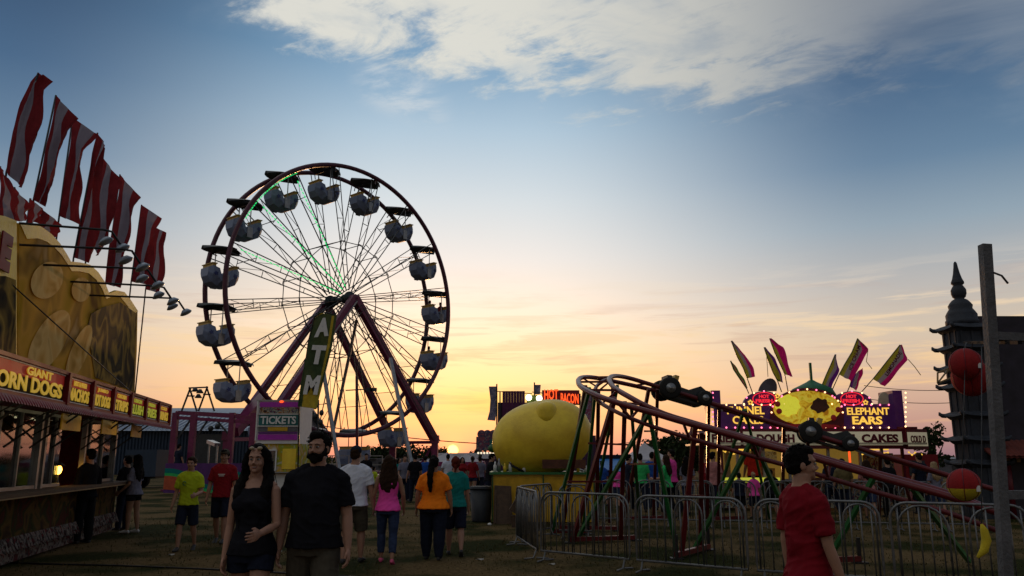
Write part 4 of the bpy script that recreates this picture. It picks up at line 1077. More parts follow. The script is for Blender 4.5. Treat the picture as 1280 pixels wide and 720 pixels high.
# ------------------------------------------------------------------ lemon stand
def lemon():
    Y = 21.6
    c = GX(668, Y)
    root = thing('lemonade_stand', 'yellow counter stand under a giant lemon with a knob on top', 'lemonade stand', c)
    x0, x1 = GX(615, 21).x, GX(742, 21).x
    q = MB(); q.box(((x0+x1)/2, Y+.2, .6), (x1-x0, 1.9, 1.16)); q.build('counter', 'yellow', root)
    q = MB(); q.box(((x0+x1)/2, Y+.2, 1.21), (x1-x0+.12, 2.04, .06)); q.build('counter_top', 'green_paint', root)
    q = MB()
    for x in (x0+.02, (x0+x1)/2, x1-.02): q.box((x, Y-.77, .6), (.03, .03, 1.14))
    q.build('seam', 'lemon_green', root)
    q = MB(); C = W(679, 547, Y); rx = 1.34; rz = .98
    # ellipsoid turned a little, with a pimpled rind, a nipple and a stem tip
    ax = Matrix.Rotation(R(-12), 3, 'Y')
    e1, e2, e3 = ax @ V((1, 0, 0)), ax @ V((0, 1, 0)), ax @ V((0, 0, 1))
    rs = []
    n = 30; N_ = 40
    for i in range(n+1):
        t = -1+2*i/n; r = math.sqrt(max(0, 1-abs(t)**2.3)); sx = rx*(1.03 if t < 0 else .98)
        if i in (0, n): r = .055
        rs.append((C+e1*t*sx, e2*.98*r, e3*rz*r))
    q.rings(rs, N_); lm = q.build('lemon_shell', 'lemon', root)
    q = MB(); k = W(683, 515, Y-.62); dk = V((0, -.35, .94)); q.tube([k-dk*.2, k, k+dk*.12, k+dk*.2, k+dk*.25, k+dk*.27], [.38, .29, .26, .22, .13, .03], 24); q.build('knob', 'lemon', lm)
    q = MB(); k = C-e1*rx; q.ell(k-e1*.03, (.13, .11, .11)); q.build('stem_tip', 'lemon_green', lm)
    q = MB(); q.box(W(705, 580, Y-.86), (1.1, .05, .22)); q.build('shadow_band', 'food_brown', lm)  # brown strip standing in for the shade low on the lemon
    for x in (-1.0, -.3, .5, 1.1):
        q = MB(); q.bar((c.x+.2+x, Y-.2, 1.24), (c.x+.2+x*.6, Y, C.z-.7), .05); q.build('support_post', 'grey_steel', root)
    q = MB(); q.tube([W(628, 565, Y-.3), W(640, 582, Y-.6), W(655, 590, Y-.6)], .03, 6); q.build('hose', 'black', root)
    # bottles and cups on the counter
    rnd = random.Random(5)
    for j, u in enumerate((619, 624, 631, 638, 655, 712, 722, 732)):
        b = V((GX(u, Y-.5).x, Y-.55, 1.24)); h_ = (.26, .34, .22, .3, .2, .18, .22, .16)[j]
        o = MB().tube([b, b+ZZ*h_*.6, b+ZZ*h_*.75, b+ZZ*h_], [.045, .045, .02, .02], 10).build('bottle', ('white', 'grey_steel', 'lemon', 'white')[j % 4], None, o=b)
        tag(o, ('short white bottle nearest the corner of the lemonade counter', 'tall grey bottle beside the short white corner one', 'small yellow bottle below the lemon stem tip', 'tall white bottle under the lemon by the black hose', 'white bottle standing alone at the middle of the lemonade counter', 'grey bottle beside the end of the brown painted shadow on the lemonade counter', 'yellow bottle between a grey and a white one behind the coaster legs', 'low white bottle at the coaster end of the lemonade counter')[j], 'bottle', 'bottles on the lemonade counter')
lemon()
bin_(GX(602, 21.2), 'dark trash can with rim between the walkers and the lemonade stand', r=.30, h=.85)
t = thing('plywood_board', 'brown plywood board leaning against the yellow lemonade counter', 'board', GX(628, 20.4))
b = GX(628, 20.4); q = MB(); q.prism([b+V((-.22, 0, 0)), b+V((.26, .02, 0)), b+V((.22, .28, .9)), b+V((-.2, .26, .92))], (0, -.03, 0)); q.build('sheet', 'wood', t)
q = MB()
for s in (-.17, .19): q.bar(b+V((s, -.04, .03)), b+V((s*.95, .21, .88)), .03)
q.build('batten', 'wood', t)
t = thing('tipped_crate', 'pale cardboard box tipped on its side by the lemonade stand', 'box', GX(650, 19.6)); b = GX(650, 19.6)
axc = Matrix.Rotation(R(32), 3, 'Y'); A3 = (axc @ V((1, 0, 0)), V((0, 1, 0)), axc @ V((0, 0, 1)))
q = MB(); q.box(b+V((0, 0, .42)), (.42, .4, .3), A3); q.build('box', 'wood', t); q = MB(); q.box(b+V((0, 0, .42))+A3[2]*.17, (.46, .44, .03), A3); q.build('flap', 'cream', t)
q = MB(); q.box(b+V((-.02, .05, .13)), (.36, .36, .26)); q.build('base', 'wood', t)
tag(MB().ell(G(612, 657)+ZZ*.03, (.05, .05, .035)).build('crumpled_cup', 'white', None, o=G(612, 657)), 'crumpled white cup lying on the grass before the trash can', 'litter')
# ------------------------------------------------------------------ kiddie roller coaster
def catmull(P, n):
    out = []
    for i in range(1, len(P)-2):
        a, b, c, d = P[i-1], P[i], P[i+1], P[i+2]
        for k in range(n):
            t = k/n; out.append(.5*((2*b)+(c-a)*t+(2*a-5*b+4*c-d)*t*t+(-a+3*b-3*c+d)*t**3))
    out.append(P[-2]); return out
CP = [W(*p) for p in ((1330, 664, 10.9), (1250, 641, 11.1), (1180, 617, 11.4), (1090, 592, 11.9), (1000, 566, 12.4), (940, 550, 12.8), (853, 526, 13.3), (800, 509, 13.7), (766, 495, 14.3), (746, 483, 15.3), (743, 473, 16.6),
                      (757, 471, 17.8), (790, 478, 18.6), (853, 495, 18.9), (920, 515, 18.8), (1000, 539, 18.4), (1090, 566, 18.0), (1180, 593, 17.6), (1260, 617, 17.2), (1330, 635, 17.0))]
CL = catmull(CP, 10)
def coaster():
    root = thing('roller_coaster', 'small red tube-rail roller coaster with green braces behind the metal barricades', 'roller coaster', G(850, 680))
    GA = .31
    RA, RB = [], []
    for i, p in enumerate(CL):
        d = (CL[min(i+1, len(CL)-1)]-CL[max(i-1, 0)]).normalized(); s = d.cross(ZZ).normalized()
        i_t = i/len(CL); bank = max(0, 1-abs(i-92)/38)*.0
        RA.append(p+s*GA); RB.append(p-s*GA)
    for r in (RA, RB):
        q = MB(); q.tube(r, .05, 8); q.build('rail', 'track_red', root)
    sp_ = [p-ZZ*.25*min(1, max(0, (104-i)/14)) for i, p in enumerate(CL) if i <= 103]
    q = MB(); q.tube(sp_, .04, 6); q.build('spine', 'track_red', root)
    ni = 0
    acc = 0
    for i in range(1, len(CL)-1):
        acc += (CL[i]-CL[i-1]).length
        if acc > 1.05:
            acc = 0; q = MB(); q.bar(RA[i], RB[i], .04)
            if i < 96: q.bar(RA[i], sp_[i], .035); q.bar(RB[i], sp_[i], .035)
            q = q; q.build('tie', 'track_red', root)
    def strut(m, r, *pp, name='support_post'):
        q = MB(); q.bar(W(*pp[0]), W(*pp[1]) if len(pp[1]) == 3 else V(pp[1]), r); q.build(name, m, root)
    # red posts: top column/row and distance, foot column/row (on the ground)
    def post(u0, v0, y0, u1, v1, r=.075, m='track_red', name='support_post'):
        a = W(u0, v0, y0); g = G(u1, v1); g.z = .05; q = MB(); q.bar(a, g, r); q.build(name, m, root); return g
    g1 = post(732, 483, 15.4, 703, 663); g2 = post(748, 488, 15.6, 746, 663)
    post(768, 497, 14.3, 716, 679); post(781, 503, 14.0, 776, 677); post(766, 480, 17.4, 762, 655)
    post(811, 486, 18.6, 780, 651); post(822, 486, 18.8, 817, 648); post(869, 532, 13.2, 852, 697); post(877, 540, 13.6, 876, 688)
    post(899, 505, 18.8, 898, 649); post(886, 505, 18.9, 884, 653)
    post(980, 532, 18.4, 978, 652); post(1010, 538, 18.2, 1009, 654); post(1100, 566, 18.0, 1099, 656)
    for (u0, v0, y0, u1, v1) in ((737, 485, 15.2, 690, 668), (744, 489, 15.6, 729, 664), (789, 505, 14.0, 800, 660), (811, 516, 13.5, 722, 676), (811, 516, 13.5, 846, 690), (772, 482, 17.4, 740, 652),
                                 (941, 548, 12.8, 868, 690), (941, 548, 12.8, 1003, 690), (930, 512, 18.7, 889, 652), (932, 512, 18.7, 962, 650), (1094, 593, 11.9, 1036, 704), (1140, 610, 11.6, 1212, 706)):
        post(u0, v0, y0, u1, v1, .06, 'green_paint', 'brace')
    for (a, b) in (((700, 663), (772, 664)), ((712, 679), (795, 676)), ((846, 699), (886, 688)), ((775, 651), (832, 650)), ((880, 652), (930, 650)), ((980, 654), (1030, 655)), ((690, 668), (735, 668)), ((1030, 706), (1075, 704)), ((722, 676), (724, 660))):
        A, B = G(*a), G(*b); q = MB(); q.bar(A+ZZ*.07, B+ZZ*.07, .08); q.build('base_beam', 'track_red', root)
        for e in (A, B): q = MB(); q.bar(e, e+ZZ*.38, .05); q.box(e+ZZ*.012, (.2, .2, .024)); q.build('jack', 'black', root)
    for (a, b) in (((709, 602, 15), (770, 602, 15.5)), ((735, 554, 16), (788, 556, 16)), ((806, 539, 15.5), (820, 539, 16.6)), ((786, 580, 15), (818, 580, 17)), ((856, 620, 13.2), (880, 620, 13.4))):
        q = MB(); q.bar(W(*a), W(*b), .035); q.build('cross_bar', 'track_red', root)
    return RA, RB
RA, RB = coaster()
def car(i, label):  # noqa
    d = (CL[i+1]-CL[i-1]).normalized(); s = d.cross(ZZ).normalized(); u = s.cross(d); p = CL[i]-u*.2
    root = thing('coaster_car', label, 'coaster car', p, 'cars on the small coaster')
    q = MB(); q.box(p+u*.2, (1.05, .5, .08), (d, s, u)); q.box(p+u*.08, (.8, .62, .05), (d, s, u)); q.build('chassis', 'black', root)
    q = MB(); q.prism([p+d*(-.45)+u*.2-s*.27, p+d*.45+u*.2-s*.27, p+d*.55+u*.38-s*.27, p+d*.3+u*.5-s*.27, p+d*.05+u*.34-s*.27, p-d*.3+u*.36-s*.27, p-d*.42+u*.56-s*.27, p-d*.52+u*.54-s*.27], s*.54); q.build('body', 'dark_steel', root)
    q = MB(); q.box(p-d*.28+u*.42, (.1, .46, .36), (d, s, u)); q.build('seat', 'tub_yellow', root)
    for a in (-.42, .42):
        for b in (-1, 1):
            c = p+d*a+u*.24+s*b*.36; R_ = .25 if a < 0 else .17
            q = MB(); q.tube([c-s*.1, c-s*.08, c+s*.08, c+s*.1], [R_*.85, R_, R_, R_*.85], 20); w_ = q.build('wheel', 'rubber', root)
            q = MB(); q.tube([c-s*.115, c+s*.115], R_*.45, 14); q.tube([c-s*.12, c+s*.12], R_*.18, 10); q.build('wheel_hub', 'grey_steel', w_)
    q = MB(); q.bar(p+d*.6+u*.15, p+d*1.0+u*.12, .04); q.build('coupling', 'grey_steel', root)
def near_i(u, far):
    best = None
    for i in range(3, len(CL)-3):
        p = CL[i]; f = p.y*CT+(p.z-EYE)*ST; uu = 640+1000*p.x/f
        if (i > 95) == far and (best is None or abs(uu-u) < best[0]): best = (abs(uu-u), i)
    return best[1]
car(near_i(852, True), 'dark coaster car with fat tyres high on the rail beside the cake stand flags')
car(near_i(1038, True), 'dark coaster car with fat tyres in front of the cake stand sign band')
# ------------------------------------------------------------------ crowd barricades
bar_proto = []
def barricade(A, B, label, grp='metal crowd barricades round the coaster', first=[None]):
    A, B = V((A[0], A[1], 0)), V((B[0], B[1], 0)); L = (B-A).length; d = (B-A)/L
    H_ = 1.08
    root = thing('crowd_barricade', label, 'barricade', (A+B)/2, grp)
    def p(x, z): return A+d*x+ZZ*z
    r = .1; z0 = .16
    path = [p(.03, z0+r)]+[p(.03, H_-.22)]
    for k in range(1, 6): t = PI/2*k/5; path.append(p(.03+.2*(1-math.cos(t)), H_-.22+.2*math.sin(t)))
    for k in range(0, 6): t = PI/2*k/5; path.append(p(L-.03-.2*(1-math.sin(t)), H_-.02-.2*(1-math.cos(t))))
    path += [p(L-.03, z0+r), p(L-.03, z0), p(.03, z0)]
    q = MB(); q.tube(path, .017, 8, True); q.build('frame', 'galvanised', root)
    # bars: arched loops of thin tube between plain bars
    q = MB(); n = max(5, int(L/.115)); step = L/n
    for k in range(1, n):
        x = k*step; loop = (k % 6) in (2, 5)
        q.tube([p(x, z0), p(x, H_-.03)], .0085, 6)
    q.build('bars', 'galvanised', root)
    m = max(1, round(L/.62)); w_ = L/m
    for k in range(m):
        x0 = k*w_+w_*.14; x1 = (k+1)*w_-w_*.14; rr = (x1-x0)/2; cx = (x0+x1)/2; zt = H_-.05-rr
        pts = [p(x0, z0)]+[p(cx-rr*math.cos(PI*j/10), zt+rr*math.sin(PI*j/10)) for j in range(11)]+[p(x1, z0)]
        q = MB(); q.tube(pts, .013, 6); q.build('arched_bar', 'galvanised', root)
    nrm = d.cross(ZZ)
    for x in (.12, L-.12):
        q = MB(); q.tube([p(x, z0)+nrm*0, p(x, .03)+nrm*.05, p(x, .015)+nrm*.2], .014, 6); q.tube([p(x, .03)-nrm*.0, p(x, .015)-nrm*.2], .014, 6); q.build('foot', 'galvanised', root)
def FXY(u, Y): g = GX(u, Y); return (g.x, g.y)
V0 = FXY(672, 13.3)
pts = [FXY(645, 15.7), V0, (1.75, 12.1), (3.15, 11.0), (4.6, 10.25), (6.0, 9.5), (7.4, 8.8)]
lb = ['barricade seen nearly edge-on before the yellow lemonade counter and leaning board', 'barricade directly in front of the coaster turn, next to the left corner panel', 'barricade in front of the green inverted-V brace of the coaster',
      'barricade directly behind the young man in the red polo shirt', 'barricade between the red polo shirt and the wooden post', 'barricade passing behind and beyond the wooden post with the hanging toys']
for a, b, l in zip(pts, pts[1:], lb):
    a_, b_ = V((*a, 0)), V((*b, 0)); dd = (b_-a_).normalized()*.03; barricade((a_+dd).xy, (b_-dd).xy, l)
barricade(FXY(646, 15.8), FXY(690, 17.6), 'barricade running back from the left corner along the yellow counter')
barricade(FXY(696, 16.9), FXY(741, 16.7), 'barricade standing inside the coaster legs at the left, closely barred')
far = [(745, 20.2), (790, 19.9), (840, 19.7), (893, 19.5), (945, 19.3), (1000, 19.1), (1055, 18.9), (1110, 18.7), (1168, 18.5), (1225, 18.3)]
fl = ['far barricade below the blue tent roof', 'far barricade behind the person in the bright green shirt', 'far barricade below the utility pole', 'far barricade left of the glowing yellow counter', 'far barricade before the glowing yellow counter of the cake stand',
      'far barricade behind the dark hair of the man in red polo', 'far barricade below the words funnel cakes', 'far barricade below the cold drinks sign panel', 'far barricade before the foot of the pagoda tower']
for (a, b, l) in zip(far, far[1:], fl):
    A_, B_ = V((*FXY(*a), 0)), V((*FXY(*b), 0)); dd = (B_-A_).normalized()*.03; barricade((A_+dd).xy, (B_-dd).xy, l, 'metal crowd barricades before the cake stand')
# ------------------------------------------------------------------ funnel cake stand
def funnel():
    Y = 25.0
    def p(u, v, y=Y): return W(u, v, y)
    root = thing('funnel_cake_stand', 'purple funnel cake stand with oval food sign, bulbs and a lit yellow counter', 'food stand', GX(1015, 26.5))
    X = V((1, 0, 0)); AX = (X, V((0, 1, 0)), ZZ)
    def panel(u0, v0, u1, v1, y, th, m, par, name, grow=0):
        a, b = p(u0, v1, y), p(u1, v0, y); q = MB(); q.box(((a.x+b.x)/2, y+th/2, (a.z+b.z)/2), (b.x-a.x+grow, th, b.z-a.z)); return q.build(name, m, par)
    cw = (p(1015, 550).x); x0 = p(905, 560).x; x1 = p(1135, 560).x
    # body: corner posts, back wall, counter, lower wall, roof
    q = MB(); q.box(((x0+x1)/2, Y+3.0, 1.2), (x1-x0, .08, 2.2)); q.build('back_wall', 'warm_interior', root)
    q = MB(); q.box(((x0+x1)/2, Y+.6, .5), (x1-x0, .06, .84)); q.box((x0, Y+1.8, .5), (.06, 2.4, .84)); q.box((x1, Y+1.8, .5), (.06, 2.4, .84)); q.build('lower_wall', 'print_prizes', root)
    q = MB(); q.box(((x0+x1)/2, Y+.4, .93), (x1-x0+.1, .6, .05)); q.build('counter', 'grey_steel', root)
    panel(902, 597, 975, 603, Y+.05, .05, 'counter_glow', root, 'lit_counter_front')
    panel(1000, 597, 1060, 603, Y+.05, .05, 'food_brown', root, 'counter_front')
    for u in (905, 925, 958, 990, 1040, 1080, 1108, 1134):
        q = MB(); q.box((p(u, 570).x, Y+.3, 1.6), (.08, .08, 1.4)); q.build('post', 'grey_steel' if u not in (905, 1134) else 'maroon', root)
    q = MB(); q.box(((x0+x1)/2, Y+1.5, 2.02), (x1-x0+1.0, 3.4, .06)); q.build('ceiling', 'cream', root)
    q = MB(); q.box(((x0+x1)/2, Y+1.7, p(1015, 537).z+.05), (x1-x0+.8, 3.2, .08)); q.build('roof', 'maroon', root)
    # long sign band
    fb = panel(884, 536, 1131, 561, Y-.1, .12, 'maroon', root, 'sign_band')
    for (a, b, s_, tw) in ((887, 925, 'FRIED', .8), (930, 1009, 'DOUGH', 1.15), (1012, 1127, 'FUNNEL CAKES', 2.6)):
        f = panel(a, 539.5, b, 556.5, Y-.14, .03, 'off_white_lit', fb, 'sign_face')
        c = p((a+b)/2, 548, Y-.16); q = MB(); q.text(s_, c, X, ZZ, .26, tw, .01, .05); q.build('lettering', 'maroon', f)
    # angled right end of the band
    a = p(1132, 549, Y-.1); b = p(1158, 549, Y+.2); d = (b-a); d.z = 0; L_ = d.length; d.normalize(); nn = V((d.y, -d.x, 0))
    q = MB(); q.box((a+b)/2, (L_, .1, .62), (d, nn, ZZ)); e = q.build('sign_end', 'maroon', root)
    q = MB(); q.box((a+b)/2+nn*.06, (L_-.06, .02, .42), (d, nn, ZZ)); e2 = q.build('sign_face', 'off_white_lit', e)
    q = MB(); q.text('COLD D', (a+b)/2+nn*.075, d, ZZ, .22, .6, .01, .03); q.build('lettering', 'maroon', e2)
    # upper purple panels
    ub = panel(893, 505, 966, 536, Y+.0, .14, 'purple', root, 'upper_panel')
    q = MB(); q.text('FUNNEL', p(932, 513, Y-.02), X, ZZ, .24, 1.15, .01, .02); q.text('CAKES', p(935, 525, Y-.02), X, ZZ, .24, .95, .01, .02); q.build('lettering', 'neon_yellow', ub)
    ub2 = panel(1053, 505, 1118, 536, Y+.0, .14, 'purple', root, 'upper_panel')
    q = MB(); q.text('ELEPHANT', p(1085, 514, Y-.02), X, ZZ, .22, 1.3, .01, .015); q.text('EARS', p(1084, 525.5, Y-.02), X, ZZ, .25, .92, .01, .03); q.build('lettering', 'neon_yellow', ub2)
    panel(966, 525, 1053, 537, Y+.02, .12, 'purple', root, 'upper_panel')
    # oval centre sign
    def arch(cu, cv, ru, rv, y, th, m, par, name, lo=537, n=28, full=False):
        pts = []
        for j in range(n+1):
            t = PI*j/n; u, v = cu-ru*math.cos(t), cv-rv*math.sin(t); pts.append(p(u, min(v, lo), y))
        if full: pts += [p(cu+ru*math.cos(t), cv+rv*.9*math.sin(t), y) for t in [PI*j/n for j in range(1, n)]]
        else: pts += [p(cu+ru, lo, y), p(cu-ru, lo, y)] if lo > cv+1 else []
        q = MB(); q.prism(pts, V((0, th, 0))); return q.build(name, m, par)
    ov = arch(1009, 516, 46, 31, Y-.04, .12, 'maroon', root, 'oval_sign')
    arch(1009, 511, 42, 22.5, Y-.08, .03, 'print_cake', ov, 'picture', full=True)
    q = MB(); q.prism([p(1025+11*math.cos(t)*(1+.15*math.sin(5*t)), 507+9*math.sin(t)*(1+.15*math.cos(7*t)), Y-.1) for t in [2*PI*j/24 for j in range(24)]], V((0, .015, 0))); q.build('topping_picture', 'food_brown', ov)
    q = MB(); q.prism([p(985+15*math.cos(t)*(1+.08*math.sin(9*t)), 507+13*math.sin(t)*(1+.1*math.cos(8*t)), Y-.1) for t in [2*PI*j/30 for j in range(30)]], V((0, .015, 0))); q.build('cake_picture', 'neon_cake', ov)
    arch(1009, 533, 41, 3.4, Y-.1, .02, 'berry_red', ov, 'berry_picture', full=True)
    for u, v in ((972, 505), (974, 514), (1048, 512), (1042, 522)):
        q = MB(); q.ell(p(u, v, Y-.1), (.09, .02, .09), 12, 6); q.build('berry_picture', 'berry_red', ov)
    for cu in (955, 1065):
        ar = arch(cu, 506, 26, 17, Y+.02, .12, 'purple', root, 'arch_sign', lo=507)
        q = MB()
        for rr in range(2):
            q.text('HOT' if rr == 0 else 'FRESH', p(cu+(0 if cu < 1000 else -1), 495.5+5.5*rr, Y-.02), X, ZZ, .11, .32+.2*rr, .012, .04)
        q.tube([p(cu+14*math.cos(t), 498.5+8*math.sin(t), Y-.02) for t in [2*PI*j/20 for j in range(20)]], .016, 6, True)
        q.build('neon_lettering', 'neon_pink', ar)
        for u, v in ((cu-17, 504), (cu+17, 496) if cu < 1000 else (cu+17, 504)):
            q = MB(); c = p(u, v-1, Y-.03)
            for j in range(5): t = 2*PI*j/5+.3; q.ell(c+V((.055*math.cos(t), 0, .055*math.sin(t))), (.03, .012, .03), 8, 5)
            q.build('neon_flower', 'neon_yellow', ar)
    # green cap with finial behind the oval
    q = MB(); c = p(1015, 486, Y+1.2); q.tube([c-ZZ*.25, c, c+ZZ*.12, c+ZZ*.22, c+ZZ*.28], [.75, .62, .36, .16, .07], 20); cp = q.build('roof_cap', 'green_cap', root)
    q = MB(); q.bar(c+ZZ*.2, c+ZZ*.85, .07); q.build('finial', 'green_cap', cp)
    # ends of the upper sign: purple fins with round tops
    for u, y, w_ in ((897, Y+.2, .28), (1126, Y+.3, .3)):
        a = p(u, 536, y); b = p(u, 488, y); q = MB(); q.box((a.x, y+.5, (a.z+b.z)/2), (w_, 1.0, b.z-a.z)); q.build('end_fin', 'purple', root)
    q = MB(); c = p(1112, 506, Y+.3); q.prism([c+V((.22*math.cos(t), .3, .42*math.sin(t))) for t in [PI*j/12 for j in range(13)]], V((0, .04, 0))); q.build('oval_board', 'cream', root)
    q = MB(); c = p(963, 488, Y+.9); q.prism([c+V((.3*math.cos(t)+.12*math.sin(t), .3, .42*math.sin(t))) for t in [PI*j/12 for j in range(13)]], V((0, .04, 0))); q.build('oval_board', 'grey_wall', root)
    # bulbs along the edges
    me = MB().ell((0, 0, 0), .028, 8, 6)
    bulbs = []
    for u in range(897, 966, 11): bulbs += [(u, 506, 0), (u, 534.5, 1)]
    for u in range(1056, 1120, 11): bulbs += [(u, 506, 1), (u, 534.5, 0)]
    for j in range(13): t = PI*j/12; bulbs.append((1009-44.5*math.cos(t), 515.5-29*math.sin(t), j % 2))
    for u in range(972, 1050, 12): bulbs.append((u, 534.5, (u//12) % 2))
    for cu in (955, 1065):
        for j in range(7): t = PI*j/6; bulbs.append((cu-25*math.cos(t), 505-16*math.sin(t), j % 2))
    for v in range(491, 536, 6): bulbs.append((1132, v, 0)); bulbs.append((891, v, 1))
    b0 = {}
    for u, v, k in bulbs[:96]:
        c = p(u, v, Y-.075)
        if k not in b0:
            q = MB(); q.ell(c, .028, 8, 6); b0[k] = (q.build('bulb', ('bulb_warm', 'bulb_pink')[k], root), c)
        else:
            o = b0[k][0].copy(); COL.objects.link(o); o.parent = root; o.location = c-b0[k][1]
    # warm string lights under the band
    rnd = random.Random(4)
    for (ua, ub_, n_) in ((903, 928, 7), (1078, 1110, 6), (1136, 1152, 4)):
        q = MB()
        path = [p(ua+(ub_-ua)*j/n_, 565+rnd.uniform(-3, 4), Y+.35+rnd.uniform(0, .3)) for j in range(n_+1)]
        q.tube(path, .012, 5)
        for c in path: q.ell(c, .03, 8, 5)
        q.build('light_string', 'neon_yellow', root)
    for u, v in ((992, 573), (1036, 573), (1062, 571)):
        q = MB(); q.box(p(u, v, Y+.5), (.05, .05, .35)); q.build('neon_sign', 'neon_orange', root)
    q = MB(); q.box(p(950, 572, Y+2.2), (1.1, .04, .4)); q.build('menu_board', 'print_cake_dim', root)
    q = MB(); q.box(p(1098, 578, Y+2.2), (1.0, .04, .6)); q.build('menu_board', 'print_prizes', root)
    q = MB(); q.tube([p(963, 596, Y+1), p(963, 585, Y+1)], .14, 14); q.build('tub', 'tub_yellow', root)
    # small service lamp in the interior is a warm tube fixed to the ceiling
    for u in (935, 1095):
        q = MB(); q.box(p(u, 562, Y+1.6), (.8, .06, .04)); q.build('tube_lamp', 'neon_yellow', root)
D('berry_red', (.25, .012, .015), .5, emit=(.5, .02, .02), es=.1); D('green_cap', (.01, .14, .05), .5); D('neon_cake', (.7, .65, .05), .5, emit=(.9, .85, .06), es=.5, var=.5, scale=14)
picture_mat('print_cake_dim', [(.1, .05, .02), (.4, .25, .06), (.5, .4, .15), (.1, .03, .02)], 6, 2, emit=.12, seed=21)
funnel()
YF = 25.6
FM = ('flag_olive', 'flag_white', 'flag_pink')
def cake_flag(label, l, r, foot, seed, mats=FM, ribbon=None, txt=None):
    Y = YF+seed*.12
    root, fn = flag(foot, r, l, Y, label, 'slanted flags on the cake stand roof', mats=mats, amp=.05, seed=seed)
    if txt:
        a, b = fn(.5, .12), fn(.5, .88)
        # lettering running along the flag's middle stripe
        q = MB(); d = (b-a); d.y = 0; ud = V((-d.z, 0, d.x)).normalized(); 
        if ud.x < 0 and False: ud = -ud
        q.text(txt, (a+b)/2+V((0, -.1, 0)), -d if d.x < 0 else d, ud if d.x > 0 else -ud, .12, d.length*.8, .008, .02); q.build('lettering', 'maroon', root)
    if ribbon:
        q = MB(); q.tube([W(*c, Y) for c in ribbon], .025, 5, flat=.3); q.build('ribbon', 'flag_olive', root)
cake_flag('tall cake stand flag at the left, leaning left above a small one', [(914, 426), (921, 445), (929, 460), (934, 473)], [(915, 426), (932, 443), (942, 460), (943, 471)], (941, 492), 0)
cake_flag('small narrow green flag, lowest and leftmost on the cake stand', [(913, 451), (917, 462), (925, 474), (934, 487)], [(914, 451), (922, 461), (928, 472), (934, 485)], (936, 492), 1, mats=('flag_green', 'flag_pink'))
cake_flag('narrow olive flag third from the left on the cake stand roof', [(955, 434), (960, 450), (966, 465), (972, 476)], [(956, 434), (968, 448), (976, 466), (980, 479)], (977, 490), 2, mats=('flag_olive', 'flag_olive', 'flag_purple'), ribbon=[(958, 440), (959, 455), (960, 471)])
cake_flag('curling pink and olive flag just right of the narrow olive flag', [(962, 423), (968, 440), (976, 457), (981, 468)], [(963, 423), (980, 434), (985, 450), (991, 471)], (985, 489), 3, mats=('flag_olive', 'flag_pink', 'flag_pink'))
cake_flag('slim purple and white flag standing nearest the green roof cap finial', [(1044, 443), (1038, 457), (1033, 468), (1028, 480)], [(1045, 443), (1050, 462), (1044, 474), (1037, 489)], (1031, 490), 4, mats=('flag_olive', 'flag_white', 'flag_purple'))
cake_flag('large lettered flag with hanging ribbon, second from the right', [(1072, 423), (1065, 440), (1056, 455), (1049, 468)], [(1073, 423), (1085, 437), (1074, 458), (1064, 477)], (1040, 488), 5, ribbon=[(1073, 424), (1085, 438), (1083, 452), (1090, 461)], txt='ICE CREAM')
cake_flag('small purple flag tucked under the large lettered one', [(1066, 470), (1064, 476), (1063, 480), (1062, 483)], [(1078, 460), (1076, 474), (1073, 482), (1071, 489)], (1059, 490), 6, mats=('flag_purple', 'flag_white', 'flag_pink'))
cake_flag('pink and olive flag leaning furthest over, with a ribbon, beside the pagoda tower', [(1125, 431), (1113, 446), (1102, 460), (1091, 474)], [(1126, 431), (1136, 449), (1120, 468), (1106, 483)], (1076, 491), 7, ribbon=[(1135, 449), (1143, 458), (1151, 469)], txt='LEMONADE')
